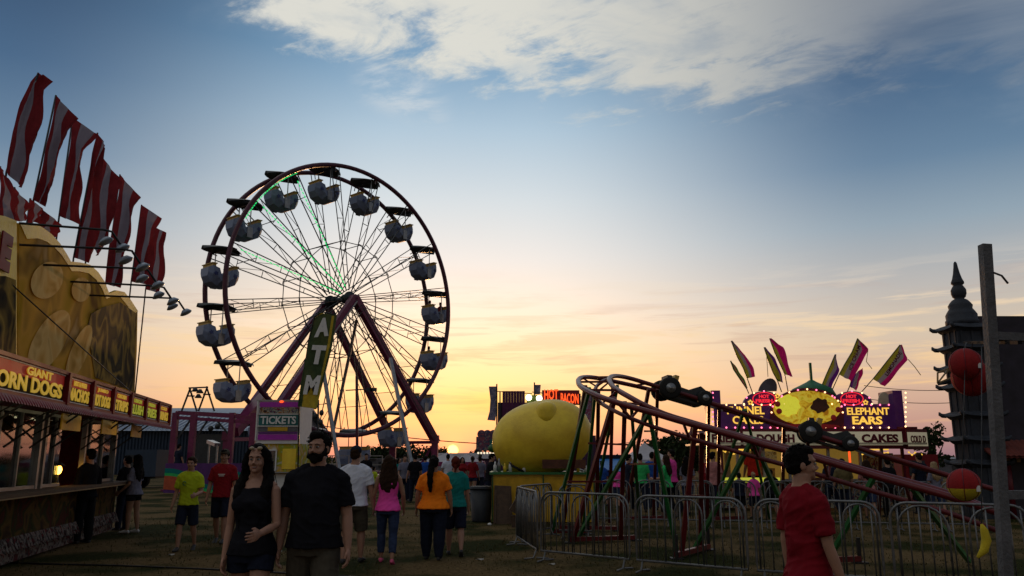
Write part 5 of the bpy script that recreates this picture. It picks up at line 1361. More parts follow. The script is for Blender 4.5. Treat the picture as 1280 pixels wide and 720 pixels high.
# ------------------------------------------------------------------ pagoda tower, fun house, game booth post
def pagoda():
    Y = 22.0; hw = .40; Yc = Y+hw
    c = V((W(1207, 440, Yc).x, Yc, 0))
    root = thing('pagoda_tower', 'dark grey stepped pagoda tower with spire and upturned eaves', 'tower', c)
    def zz(v): return W(1203, v, Y).z
    q = MB(); q.box(c+ZZ*zz(404)/2, (hw*2, hw*2, zz(404)))
    for x in (-.3, 0, .3):
        q.box(c+V((x, -hw-.012, zz(404)/2)), (.05, .03, zz(404)-.1)); q.box(c+V((-hw-.012, x, zz(404)/2)), (.03, .05, zz(404)-.1))
    q.build('shaft', 'pagoda', root)
    for v in (409, 434, 459, 483, 519, 550, 580):
        z = zz(v); q = MB(); vs = []; fs = []
        lv = ((hw+.012, .12), (hw+.06, .05), (hw+.15, .02), (hw+.17, -.02), (hw+.1, -.05), (hw+.012, -.1))
        for r, dz in lv:
            for k in range(16):
                t = k/4; sd = int(t); f = t-sd
                P4 = ((-1, -1), (1, -1), (1, 1), (-1, 1)); a_, b_ = P4[sd], P4[(sd+1) % 4]
                x, y = a_[0]+(b_[0]-a_[0])*f, a_[1]+(b_[1]-a_[1])*f
                lift = .05*(abs(f-.5)*2)**2 if r > hw+.05 else 0
                vs.append(c+V((x*r, y*r, z+dz+lift)))
        for i in range(len(lv)-1):
            for k in range(16): j = (k+1) % 16; fs.append((i*16+k, i*16+j, (i+1)*16+j, (i+1)*16+k))
        q.add(vs, fs); ev = q.build('eave', 'pagoda', root)
        for sx in (-1, 1):
            for sy in (-1, 1):
                b = c+V((sx*(hw+.08), sy*(hw+.08), z+.02)); q = MB(); q.tube([b, b+V((sx*.09, sy*.05, .01)), b+V((sx*.14, sy*.08, .05)), b+V((sx*.15, sy*.09, .11))], [.06, .06, .05, .02], 8); q.build('upturned_tip', 'pagoda', ev)
    q = MB(); pr = [(404, .43), (398, .43), (397, .40), (391, .41), (387, .36), (383, .3), (379, .32), (375, .26), (372, .2), (370, .12), (368, .17), (364, .2), (359, .2), (355, .15), (353, .12), (351, .17), (349, .17), (345, .13), (338, .09), (330, .06), (325, .045), (323, .02)]
    q.tube([V((c.x, c.y, zz(v))) for v, r in pr], [r for v, r in pr], 20); q.build('spire', 'pagoda', root)
    q = MB()
    for (a, b) in (((1172, 479), (1201, 467)), ((1172, 466), (1201, 454)), ((1172, 466), (1172, 479)), ((1201, 454), (1201, 467)), ((1172, 479), (1186, 461)), ((1186, 461), (1201, 467))): q.bar(W(*a, 21.2), W(*b, 21.2), .035)
    q.bar(W(1172, 479, 21.2), W(1188, 476, 22.0), .035); q.bar(W(1172, 466, 21.2), W(1188, 463, 22.0), .035)
    q.build('balcony_rail', 'gold', root)
    q = MB(); q.prism([W(1172, 480, 21.2), W(1201, 468, 21.2), W(1203, 470, 22.0), W(1188, 478, 22.0)], (0, 0, -.04)); q.build('balcony_floor', 'pagoda', root)
pagoda()
def funhouse():
    Y = 22.3
    x0, x1 = W(1226, 560, Y).x, W(1420, 560, Y).x
    root = thing('fun_house', 'dark fun house front with red tiled eave beside the pagoda tower', 'fun house', ((x0+x1)/2, Y+.25, 0))
    zt = W(1250, 395, Y).z
    q = MB(); q.box(((x0+x1)/2, Y+.25, zt/2), (x1-x0, .5, zt)); q.build('wall', 'fun_dark', root)
    q = MB(); z = W(1250, 566, Y).z
    def fn(u, v): return V((x0-.1+(x1-x0+.2)*u, Y-.75+.85*v, z-.1+.5*v**1.3+.03*abs(math.sin(u*60*PI/2))))
    q.grid(fn, 240, 6); q.grid(lambda u, v: fn(u, v)-ZZ*.05, 60, 2); q.build('tiled_eave', 'tile_roof', root)
    q = MB()
    for j in range(5): q.box((x0+.9+j*.95, Y+.07, zt*.62), (.5, .06, 1.3))
    q.build('shutter', 'maroon', root)
    for j in range(3):
        q = MB(); x = x0+.6+j*1.6; q.tube([(x, Y-.1, 0), (x, Y-.1, z)], .09, 12); q.build('column', 'maroon', root)
    q = MB()
    for j in range(16): q.box((x0+.2+j*.3, Y-.3, z-.2), (.1, .03, .1))
    q.build('bracket', 'gold', root)
D('fun_dark', (.03, .025, .04), .7, var=.5, scale=3)
funhouse()
def game_post():
    b = G(1247, 950); 
    a = W(1231, 306, 5.9); f = V((W(1247, 700, 5.9).x+.0, 5.9, 0))
    root = thing('game_booth_post', 'tall weathered square wooden post with a hook near its top', 'post', f)
    q = MB(); q.bar(f, a, .07, .07); q.build('post', 'post_wood', root)
    q = MB(); q.bar(f+ZZ*.02, f+ZZ*.1, .3); q.build('footing', 'post_wood', root)
    q = MB(); k = f+(a-f)*.93+V((.03, -.03, 0)); q.tube([k, k+V((.05, -.02, -.03)), k+V((.09, -.02, -.09))], .008, 6); q.build('hook', 'black', root)
    q = MB(); m = f+(a-f)*.78
    q.bar(m, m+V((1.9, .5, .0)), .06); q.build('crossbeam', 'post_wood', root); q = MB(); q.bar(f+(a-f)*.42, f+(a-f)*.42+V((1.9, .5, 0)), .06); q.build('crossbeam', 'post_wood', root)
    # chain-like hanging prizes, plain soft toys of no character
    return f, a
pf, pa = game_post()
def plush_ball(c, r, label, m1, m2, string_top):
    t = thing('plush_ball', label, 'soft toy', c)
    q = MB(); q.ell(c, r, 20, 14, mi=0)
    # lower part in the second colour
    for i, f in enumerate(q.f):
        z = sum(q.v[k].z for k in f)/len(f)
        if z < c.z-.15*r: q.m[i] = 1
    q.build('ball', [m1, m2], t)
    for a_ in range(3):
        e_ = V((math.cos(PI*a_/3), math.sin(PI*a_/3), 0)); q = MB(); q.tube([c+(e_*math.cos(s_)+ZZ*math.sin(s_))*(r*1.0) for s_ in [2*PI*j/28 for j in range(28)]], .0035, 5, True); q.build('seam', 'maroon', t)
    q = MB(); q.box(c+V((r*.35, -r*.93, -r*.2)), (.03, .004, .045)); q.build('tag', 'white', t)
    q = MB(); q.tube([c+ZZ*r*.98, string_top], .004, 5); q.build('string', 'black', t)
plush_ball(W(1205, 606, 6.5), .125, 'red plush ball with yellow lower half hanging low beside the wooden post', 'plush_red', 'plush_yellow', W(1207, 428, 7.3))
plush_ball(W(1207, 455, 7.2), .14, 'smaller plain red plush ball hanging just above a larger one by the post', 'plush_red', 'plush_red', W(1209, 428, 7.3))
plush_ball(W(1214, 472, 7.4), .17, 'larger plain red plush ball hanging just below a smaller one by the post', 'plush_red', 'plush_red', W(1216, 428, 7.1))
t = thing('prize_rail', 'thin dark rail tied to the wooden post, carrying the hanging soft toys', 'rail', W(1240, 428, 6.4))
q = MB(); q.bar(W(1206, 428, 7.6), W(1275, 428, 5.4), .025); q.build('rail', 'black_cloth', t); q = MB(); q.tube([W(1238, 428, 6.4), W(1238, 428, 5.95)], .006, 5); q.build('tie_rope', 'black', t)
t = thing('banana_plush', 'curved yellow banana plush hanging at the foot of the wooden post', 'soft toy', W(1228, 680, 5.7))
q = MB(); pp = [W(1227, 655, 5.7), W(1230, 662, 5.7), W(1233, 675, 5.7), W(1230, 688, 5.7), W(1222, 697, 5.7)]; q.tube(pp, [.008, .025, .032, .028, .01], 8); q.build('banana', 'plush_yellow', t)
q = MB(); q.tube([pp[0], W(1227, 428, 6.8)], .004, 5); q.build('string', 'black', t)
# ------------------------------------------------------------------ far background
def neon_stand():
    Y = 30.0
    def p(u, v, y=Y): return W(u, v, y)
    root = thing('red_neon_stand', 'food stand with pleated purple awning sign and orange neon words behind the lemon', 'food stand', GX(690, 31))
    x0, x1 = p(618, 560).x, p(745, 560).x
    q = MB(); q.box(((x0+x1)/2, Y+1.2, 1.2), (x1-x0, 2.4, 2.4)); q.build('wall', 'purple_dark', root)
    q = MB(); a, b = p(628, 535), p(656, 489)
    for j in range(8): x = a.x+(b.x-a.x)*(j+.5)/8; q.box((x, Y-.05-.02*(j % 2), (a.z+b.z)/2), ((b.x-a.x)/8.2, .08, b.z-a.z))
    q.build('pleated_sign', 'pleat', root)
    q = MB(); a, b = p(622, 540), p(662, 503); q.box(((a.x+b.x)/2, Y+.1, (a.z+b.z)/2), (b.x-a.x, .1, b.z-a.z)); q.build('back_sign', 'purple_dark', root)
    q = MB(); q.bar(p(618, 489), p(665, 492), .03); q.bar(p(665, 490), p(735, 497), .03); q.bar(p(625, 540), p(625, 489), .05); q.bar(p(725, 545), p(725, 492), .05); q.build('sign_frame', 'dark_steel', root)
    q = MB(); q.text('HOT', p(689, 493), V((1, 0, .02)), ZZ, .38, .52, .02, .02); q.text('BACON', p(712, 498), V((1, 0, -.06)), ZZ, .36, .66, .02, .02); q.build('neon_lettering', 'neon_orange', root)
    q = MB(); q.box(p(701, 497, Y+.05), (1.4, .03, .55)); q.build('neon_backing', 'maroon', root)
    q = MB(); q.ell(p(714, 511), (.2, .03, .12)); q.build('food_sign', 'food_tan', root)
    for u, v in ((661, 497), (674, 498)):
        q = MB(); q.ell(p(u, v, Y-.1), (.11, .07, .11)); q.build('lamp', 'lamp_white', root)
    q = MB(); q.box(p(667, 500), (.5, .1, .35)); q.build('lamp_box', 'food_green', root)
neon_f = D('pleat', (.09, .01, .07), .6)
neon_stand()
def banner(label, outline, Y, m, pole):
    root = thing('hanging_banner', label, 'banner', GX(outline[0][0], Y), 'pale banners on the neon stand')
    q = MB(); q.prism([W(u, v, Y) for u, v in outline], V((0, .02, 0))); q.build('cloth', m, root)
    q = MB(); q.bar(GX(pole, Y), W(pole, outline[0][1]-3, Y), .05); q.build('pole', 'dark_steel', root)
picture_mat('banner_print', [(.18, .17, .25), (.1, .1, .2), (.3, .28, .36), (.16, .1, .2)], 9, 1, seed=31)
picture_mat('banner_print_red', [(.2, .19, .27), (.25, .03, .08), (.3, .28, .36), (.16, .1, .2)], 9, 1, seed=33)
banner('curved pale blue banner left of the pleated purple sign', [(611, 483), (621, 483), (620, 500), (621, 514), (619, 526), (609, 525), (612, 514), (613, 500)], 29, 'banner_print', 621)
banner('short pale banner above the two lamps over the lemon', [(668, 481), (676, 481), (675, 493), (668, 493)], 30.3, 'banner_print', 668)
banner('pale banner with red print right of the lemon', [(733, 493), (740, 494), (740, 520), (737, 536), (731, 532), (731, 515)], 29, 'banner_print_red', 740)
def small_booth(label, u0, u1, vt, Y, m, name='prize_booth', sign=None):
    x0, x1 = W(u0, 560, Y).x, W(u1, 560, Y).x; zt = W((u0+u1)/2, vt, Y).z
    root = thing(name, label, 'booth', ((x0+x1)/2, Y, 0))
    q = MB()
    for x in (x0+.05, x1-.05):
        for y in (Y, Y+2): q.bar((x, y, 0), (x, y, zt-.3), .08)
    q.build('post', 'dark_steel', root)
    q = MB(); q.box(((x0+x1)/2, Y+1, .5), (x1-x0, 2, .96)); q.build('counter', 'purple_dark', root)
    zb = W((u0+u1)/2, vt+17, Y).z
    q = MB(); q.box(((x0+x1)/2, Y+.9, (zt+zb)/2), (x1-x0+.2, 2.2, zt-zb)); h_ = q.build('header', m, root)
    q = MB()
    for k in range(4): q.ell((x0+(x1-x0)*(k+.5)/4, Y-.05, zt+.12), (.2, .05, .2), 12, 8)
    q.build('cutout_top', 'print_balloons', h_)
    q = MB(); q.box(((x0+x1)/2+.25, Y-.22, (zt+zb)/2), ((x1-x0)*.5, .03, (zt-zb)*.6)); q.build('sign_panel', 'teal_panel', h_)
    q = MB()
    for k in range(9): q.ell((x0+(x1-x0)*k/8, Y-.15, zb-.12), .05, 8, 5)
    q.build('bulb_row', 'neon_lamp', root)
D('neon_lamp', (1, .9, .7), .5, emit=(1, .85, .6), es=1.0)
small_booth('small balloon booth with teal sign just left of the lemon', 598, 628, 546, 38, 'print_balloons')

def side_stall():
    Y = 27.5; x0, x1 = W(878, 560, Y).x, W(908, 560, Y).x
    root = thing('side_stall', 'narrow stall with red roof edge and blue sign left of the cake stand', 'stall', ((x0+x1)/2, Y, 0))
    za, zb = W(890, 543, Y).z, W(890, 548, Y).z
    q = MB(); q.box(((x0+x1)/2, Y+.5, (za+zb)/2), (x1-x0+.4, 1.4, za-zb)); q.build('roof', 'maroon', root)
    q = MB(); q.box(((x0+x1)/2, Y-.1, W(890, 556, Y).z), (x1-x0+.2, .06, .3)); q.build('sign', 'tarp_blue', root)
    for x in (x0, x1): q = MB(); q.bar((x, Y, 0), (x, Y, zb), .16); q.build('post', 'cream', root)
    q = MB(); q.box(((x0+x1)/2, Y+.3, .5), (x1-x0, .6, 1)); q.build('counter', 'food_tan', root)
side_stall()
def tent(label, u, Y, w_, hwall, hpk, m1='tent_white', m2='tent_pink', grp=None, flat=False):
    c = GX(u, Y); root = thing('canopy_tent', label, 'tent', c, grp); h = w_/2
    q = MB(); pk = c+ZZ*hpk; cr = [c+V((sx*h, sy*h, hwall)) for sx, sy in ((-1, -1), (1, -1), (1, 1), (-1, 1))]
    for i in range(4):
        a, b = cr[i], cr[(i+1) % 4]
        def fn(u_, v_, a=a, b=b):
            e = a.lerp(b, u_); return e.lerp(pk, v_)-ZZ*(.22*math.sin(PI*v_)*(hpk-hwall)*.5)
        q.grid(fn, 6, 6, mi=i % 2)
    q.build('roof', [m1, m2], root)
    q = MB()
    for i in range(4):
        a, b = cr[i], cr[(i+1) % 4]; q.prism([a, b, b-ZZ*.3, a-ZZ*.3], V((0, 0, 0))+(c-(a+b)/2).normalized()*.02)
    q.build('valance', m2, root)
    for a in cr: q = MB(); q.bar((a.x, a.y, 0), a, .06); q.build('leg', 'grey_steel', root)
tent('white peaked tent with pink valance right below the setting sun', 559, 62, 4.2, 1.3, 1.95)
tent('white peaked tent just right of the one under the sun', 583, 62, 2.8, 1.3, 1.9)
tent('small white peaked tent behind the green shirts', 806, 44, 2.6, 1.5, 2.4, 'tent_white', 'tent_white')
def blue_tarp():
    Y = 42; x0, x1 = W(705, 580, Y).x, W(820, 580, Y).x
    root = thing('tarp_shelter', 'long low shelter with bright blue tarp roof behind the coaster', 'shelter', ((x0+x1)/2, Y, 0))
    q = MB(); za, zb = W(760, 573, Y+2).z, W(760, 588, Y-1.5).z
    q.grid(lambda u, v: V((x0+(x1-x0)*u, Y-1.5+3.5*v, zb+(za-zb)*v+.04*math.sin(u*20)*(1-v))), 40, 6); q.grid(lambda u, v: V((x0+(x1-x0)*u, Y-1.5+3.5*v, zb-.04+(za-zb)*v+.04*math.sin(u*20)*(1-v))), 40, 6); q.build('roof', 'tarp_blue', root)
    for k in range(6):
        x = x0+(x1-x0)*k/5; q = MB(); q.bar((x, Y-1.4, 0), (x, Y-1.4, zb), .06); q.build('post', 'grey_steel', root)
    q = MB(); q.box(((x0+x1)/2, Y+1.9, .9), (x1-x0, .05, 1.7)); q.build('back_wall', 'navy', root)
blue_tarp()
def shed(label, u0, u1, ve, vr, Y, depth, mw, mr, cat='shed', name='shed', ribs=True):
    x0, x1 = W(u0, 570, Y).x, W(u1, 570, Y).x; ze = max(1.5, W(u0, ve, Y).z); zr = W(u0, vr, Y+depth/2).z
    root = thing(name, label, cat, ((x0+x1)/2, Y+depth/2, 0))
    q = MB(); q.box(((x0+x1)/2, Y+depth/2, ze/2), (x1-x0, depth, ze)); q.build('wall', mw, root)
    q = MB(); q.prism([(x0-.3, Y-.4, ze-.03), (x0-.3, Y+depth/2, zr), (x0-.3, Y+depth+.4, ze-.03), (x0-.3, Y+depth/2, zr+.2)], (x1-x0+.6, 0, 0)); q.build('roof', mr, root)
    n = max(2, int((x1-x0)/5))
    for j in range(n):
        x = x0+(x1-x0)*(j+.5)/n; q = MB(); q.box((x, Y-.03, ze*.5), (1.1, .08, ze*.45)); q.build('window', 'dark_steel' if j % 2 else 'grey_wall', root)
shed('long low grey shed beyond the ferris wheel', 455, 545, 580, 575.5, 92, 12, 'grey_wall', 'grey_steel_far')
shed('dark shed with a slate roof sloping down to the setting sun', 540, 612, 575, 568, 110, 14, 'purple_dark', 'slate')
shed('pale low building at the far right of the field', 1140, 1215, 580, 574, 75, 8, 'grey_wall', 'grey_steel_far')
def trailer(label, u0, u1, vt, Y, m, name='ride_trailer', cat='trailer'):
    x0, x1 = W(u0, 570, Y).x, W(u1, 570, Y).x; zt = W(u0, vt, Y).z
    root = thing(name, label, cat, ((x0+x1)/2, Y+1.2, 0))
    q = MB(); q.box(((x0+x1)/2, Y+1.2, .6+(zt-.6)/2), (x1-x0, 2.4, zt-.6)); q.build('body', m, root)
    q = MB()
    for k in range(int((x1-x0)/1.1)): q.box((x0+.5+k*1.1, Y-.02, .6+(zt-.6)*.55), (.6, .05, (zt-.6)*.5))
    q.build('panel', 'dark_steel', root)
    for x in (x0+.8, x1-.8, x1-1.7):
        q = MB(); q.tube([(x, Y+.1, .42), (x, Y+.35, .42)], .42, 18); q.build('wheel', 'rubber', root)
    q = MB(); q.box(((x0+x1)/2, Y+1.2, .55), (x1-x0-.2, 1.8, .1)); q.build('chassis', 'black', root)
trailer('grey generator trailer under the left part of the ferris wheel', 378, 440, 580, 58, 'grey_wall')
trailer('grey box trailer seen between the wheel legs', 470, 520, 574, 60, 'grey_wall')
trailer('red trailer right of the cake stand', 1128, 1172, 568, 31, 'booth_red')
trailer('dark trailer behind the far end of the corn dog stand', 158, 196, 562, 44, 'blue_barn')
def gantry():
    # bare metal frame with flags right of the wheel hub (light tower)
    for (u, v0, Y, lab, hgt) in ((496, 500, 40, 'slim light tower with two lamps in front of the ferris wheel', 0),):
        pass
def tree(label, u, Y, h, w_, seed, name='broadleaf_tree'):
    c = GX(u, Y); root = thing(name, label, 'tree', c, 'trees on the far edge of the field'); rnd = random.Random(seed)
    q = MB(); q.tube([c, c+ZZ*h*.35, c+V((.1, 0, h*.7))], [.05*h, .035*h, .012*h], 8)
    for k in range(5):
        a = rnd.random()*2*PI; b = c+ZZ*h*rnd.uniform(.25, .5); q.tube([b, b+V((math.cos(a)*w_*.3, math.sin(a)*w_*.3, h*.3))], [.02*h, .006*h], 6)
    q.build('trunk', 'bark', root)
    q = MB()
    cl = [(rnd.uniform(-.5, .5)*w_, rnd.uniform(-.4, .4)*w_, h*rnd.uniform(.35, .92), rnd.uniform(.14, .26)*w_) for _ in range(14)]
    for x, y, z, r in cl:
        k_ = 1-max(0, z/h-.55)*1.3
        for _ in range(130):
            d = V((rnd.gauss(0, 1), rnd.gauss(0, 1), rnd.gauss(0, 1))).normalized()*r*rnd.uniform(.4, .95); p = c+V((x*k_, y*k_, z))+d
            s = rnd.uniform(.05, .12)*max(1, w_/2.2); e = V((rnd.gauss(0, 1), rnd.gauss(0, 1), rnd.gauss(0, 1))).normalized()*s; f = e.cross(V((rnd.random(), rnd.random(), rnd.random()))).normalized()*s*.6
            o = len(q.v); q.v += [p-e, p+f, p+e, p-f]; q.f.append([o, o+1, o+2, o+3]); q.m.append(0); q.sm.append(False)
    q.build('crown', 'dark_foliage', root)
for i, (u, Y, h, w_, l) in enumerate(((596, 120, 2.6, 4, 'dark tree just right of the setting sun'), (606, 118, 2.4, 3, 'low dark tree between the sun and the balloon booth'), (545, 130, 2.8, 5, 'dark tree behind the slate-roofed shed left of the sun'),
        (848, 60, 3.3, 3.6, 'round dark bush at the foot of the utility pole'), (862, 66, 2.6, 4, 'low dark tree right of the utility pole'), (830, 90, 3.4, 5, 'faint low tree left of the utility pole'), (1168, 48, 3.6, 1.8, 'narrow dark tree left of the pagoda tower'), (470, 140, 2.6, 8, 'low wide tree beyond the wheel'), (505, 150, 2.8, 9, 'long dark tree clump between the wheel legs'))):
    tree(l, u, Y, h, w_, 40+i)
def distant_wood():
    q = MB(); rnd = random.Random(8)
    for k in range(9000):
        x = rnd.uniform(-190, 300); y = 235+rnd.uniform(-6, 6); hmax = 1.9+1.0*noise.noise(V((x*.03, 1, 0)))+.7*noise.noise(V((x*.15, 2, 0))); z = rnd.uniform(0, 1)*hmax
        p = V((x, y, z)); s = rnd.uniform(.35, .5); e = V((rnd.gauss(0, 1), rnd.gauss(0, .5), rnd.gauss(0, 1))).normalized()*s; f = V((-e.z, rnd.uniform(-.3, .3), e.x))*.7
        o = len(q.v); q.v += [p-e, p+f, p+e, p-f]; q.f.append([o, o+1, o+2, o+3]); q.m.append(0); q.sm.append(False)
    tag(q.build('distant_wood', 'dark_foliage'), 'low dark tree line along the horizon', 'wood', kind='stuff')
distant_wood()
def upole(label, u, vt, Y):
    c = GX(u, Y); top = W(u, vt, Y); root = thing('utility_pole', label, 'utility pole', c)
    q = MB(); q.tube([c, V((c.x, c.y, top.z))], [.16, .1], 10); q.build('pole', 'bark', root)
    q = MB()
    for dz in (.3, .9): q.bar(V((c.x-.5, c.y, top.z-dz)), V((c.x+.9, c.y+.4, top.z-dz)), .1)
    for k in range(5): q.ell(V((c.x+.35, c.y, top.z-.4-k*.55)), (.12, .1, .09))
    q.build('crossarm', 'bark', root)
    return V((c.x, c.y, top.z))
t1 = upole('utility pole with stacked insulators seen between the coaster posts', 849, 546, 64)
t2 = upole('short utility pole far off left of the lemon', 607, 556, 150)
def wire(label, pts, r=.02, grp='overhead wires across the field'):
    a, b = W(*pts[0]), W(*pts[1]); n = 24; sag = pts[2] if len(pts) > 2 else .8
    o = MB().tube([a.lerp(b, k/n)-ZZ*(sag*4*(k/n)*(1-k/n)) for k in range(n+1)], r, 5).build('overhead_wire', 'black', None, o=a)
    tag(o, label, 'wire', grp)
wire('thin wire sloping from the wheel towards the lemon just above the sun', [(380, 528, 100), (640, 556, 100), .5], .06)
wire('thin wire crossing the coaster posts above the utility pole', [(640, 556, 98), (1000, 520, 60), .9], .03)
wire('upper thin wire right of the cake stand flags', [(1080, 482, 60), (1230, 484, 60), .3], .025)
wire('lower thin wire right of the cake stand flags', [(1080, 498, 60), (1230, 500, 60), .3], .025)
for u, lab in ((803, 'left one of two dark exhaust stacks above the blue tarp'), (813, 'right one of two dark exhaust stacks above the blue tarp')):
    c = GX(u, 46); top = W(u, 563, 46)
    t = thing('exhaust_stack', lab, 'pipe', c); q = MB(); q.tube([c, V((c.x, c.y, top.z))], .09, 10); q.build('pipe', 'dark_steel', t)
    q = MB(); q.tube([V((c.x, c.y, top.z-.02)), V((c.x, c.y, top.z+.2))], .15, 10); q.build('pipe_cap', 'dark_steel', t)
def light_tower():
    Y = 44; c = GX(497, Y); top = W(497, 402, Y)
    root = thing('light_mast', 'slim dark mast with a crossbar standing before the lower wheel', 'mast', GX(448, 46))
    a = GX(448, 46); q = MB(); q.bar(a, W(446, 470, 46), .14); q.build('mast', 'rim', root)
    q = MB(); q.bar(W(432, 488, 46), W(466, 486, 46), .06); q.build('crossbar', 'dark_steel', root)
    for u in (462, 467): q = MB(); q.box(W(u, 487, 46), (.35, .2, .2)); q.build('lamp', 'dark_steel', root)
    root = thing('loudspeaker_pole', 'dark pole with clustered lamps left of the grey wheel struts', 'pole', GX(398, 42))
    q = MB(); q.bar(GX(398, 42), W(398, 500, 42), .08); q.build('pole', 'dark_steel', root)
    for k, (u, v) in enumerate(((394, 520), (402, 516), (394, 508), (401, 528))): q = MB(); q.ell(W(u, v, 42), (.12, .12, .16)); q.build('lamp', 'dark_steel', root)
light_tower()
tag(MB().tube([G(-20, 700), G(60, 706), G(150, 712), G(260, 716), G(340, 719)]and [G(-20, 703)+ZZ*.012, G(60, 706)+ZZ*.012, G(150, 708)+ZZ*.012, G(250, 712)+ZZ*.012, G(330, 716)+ZZ*.012, G(440, 722)+ZZ*.012, G(560, 735)+ZZ*.012], .014, 6).build('power_cable', 'black', None, o=G(150, 708)), 'black power cable lying across the grass behind the couple', 'cable')
D('off_white', (.35, .34, .31), .8)
def P(label, u, Y, face, H, **kw):
    g = GX(u, Y); return person(label, g.x, g.y, face, H, **kw)
HANG = ((4, 10), (16, 6)); HOLD = ((10, 14), (85, -20)); BENT = ((0, 12), (55, 10))
D('black_top', (.012, .012, .016), .9, spec=.05)
def shades(root, H, tr, hd, AX, A):
    for sd in (1, -1):
        q = MB(); q.ell(hd((sd*.019, -.044, .984))*H, (.014*H, .01*H, .009*H)); q.build('sunglasses', 'lens_amber', root)
D('lens_amber', (.3, .22, .12), .15, spec=.8)
# foreground couple
P('burly bearded man in a black t-shirt walking beside a long-haired woman', 398, 6.95, 4, 1.83, girth=1.17, beard=True, detail=2, top='black_top', bottom='khaki_dark', look=-16, legs=((16, 6), (-10, -18)), arms=(((2, 12), (12, 5)), ((-2, 12), (10, 4))))
P('smiling long-haired woman in a black tank top with sunglasses on her head', 322, 6.85, -4, 1.715, sex='f', detail=2, top='black_top', bottom='denim_dark', sleeve='none', hair='long', pants='short_shorts', skin='skin', look=6, legs=((14, 4), (-12, -20)),
  arms=(((8, 10), (75, -45)), ((2, 6), (12, 2))), extra=shades, girth=1.0)
P('young man in a red polo shirt seen from the side before the barricades', 1001, 5.6, 104, 1.68, detail=2, top='polo_red', bottom='navy', look=-16, legs=((10, 2), (-10, -16)), arms=(((-6, 5), (8, 3)), ((6, 6), (18, 4))), girth=.92)
# walking away
P('person in a white t-shirt and blue cap walking away', 445, 13.0, 176, 1.78, top='white_shirt', bottom='khaki_dark', cap='denim_dark', haircol='hair_brown', arms=(((2, 14), (14, 6)), ((2, 14), (14, 6))), legs=((-8, -16), (12, 2)), girth=1.12, shoe='shoe')
P('woman in a bright pink tank top and jeans walking away', 487, 13.0, 184, 1.64, sex='f', top='pink_shirt', bottom='denim', sleeve='none', hair='long_back', haircol='hair_brown', pants='tight', skin='skin_tan', arms=(((4, 16), (30, 2)), ((2, 16), (30, 2))), legs=((14, 2), (-8, -22)), shoe='shoe_pink', girth=1.04)
def emblem(root, H, tr, hd, AX, A):
    q = MB(); c = tr((-.03, .082, .705))*H; q.tube([c+V((.022*math.cos(t), 0, .028*math.sin(t)))*H*.8 for t in [.4+5*j/14 for j in range(15)]], .004*H, 6); q.build('emblem', 'black', root)
P('woman in an orange t-shirt with a long dark ponytail walking away', 543, 13.4, 178, 1.63, sex='f', top='orange_shirt', bottom='denim_dark', hair='pony', haircol='hair_black', pants='long', skin='skin_tan', girth=1.42, legs=((8, 2), (-8, -10)), arms=(((2, 18), (12, 6)), ((2, 18), (12, 6))), extra=emblem)
P('red-haired woman in a teal t-shirt walking away at the right of the orange shirt', 570, 14.0, 186, 1.62, sex='f', top='teal_shirt', bottom='navy', hair='bun', haircol='hair_red', pants='shorts', girth=1.04, legs=((12, 2), (-10, -34)), arms=(HANG, HANG))
# walking towards us on the left
def print_(mm, wd, hh, z, n=1):
    def f(root, H, tr, hd, AX, A):
        for k in range(n):
            q = MB(); c = tr((0, -.088, z-.016*k))*H; q.box(c, (wd*(1-.25*k), .004, hh)); q.build('shirt_print', mm, root)
    return f
def drinks(root, H, tr, hd, AX, A):
    q = MB(); c = tr((.0, -.098, .72))*H; q.tube([c+V((-.03+.015*math.cos(t), 0, .02*math.sin(t)))*H for t in [2*PI*j/9 for j in range(9)]], .006*H, 5); q.build('shirt_print', 'green_paint', root)
P('boy in a neon yellow t-shirt and dark shorts carrying something at his chest', 240, 14.7, 4, 1.62, top='neon_shirt', bottom='navy', haircol='hair_brown', arms=(((8, 12), (78, -28)), ((0, 12), (22, 6))), legs=((-12, -24), (14, 4)), girth=.96, extra=drinks)
P('young man in a dark red t-shirt and cap walking behind the boy in yellow', 281, 16.0, 6, 1.76, top='red_shirt', bottom='navy', cap='khaki_dark', arms=(HANG, HANG), legs=((12, 2), (-10, -20)), extra=print_('white', .13, .014, .735, 2))
# at the corn dog stand
P('customer in black clothes standing at the stand counter', 113, 15.9, 250, 1.76, top='black_top', bottom='black_cloth', sleeve='long', pants='long', arms=(BENT, BENT), legs=((3, 0), (-3, -4)), girth=1.06)
P('dark-haired girl in a grey t-shirt and black shorts standing at the end of the stand', 172, 18.0, 262, 1.66, sex='f', top='grey_shirt', bottom='black_cloth', hair='long_back', pants='short_shorts', skin='skin_tan', arms=(((4, 10), (50, 4)), HANG), legs=((4, 0), (-5, -8)), shoe='shoe_white')
P('person in dark clothes half hidden behind the girl in grey at the stand', 160, 18.7, 255, 1.64, top='black_top', bottom='navy', pants='long', arms=(BENT, HANG), legs=((2, 0), (-2, 0)))
g = bp(2.2, 2.3, 0); person('blond worker in a red top inside the stand behind the window', g.x, g.y, 68, 1.62, z=.75*0+.0, sex='f', top='red_shirt', bottom='navy', hair='bun', haircol='hair_blond', detail=0)
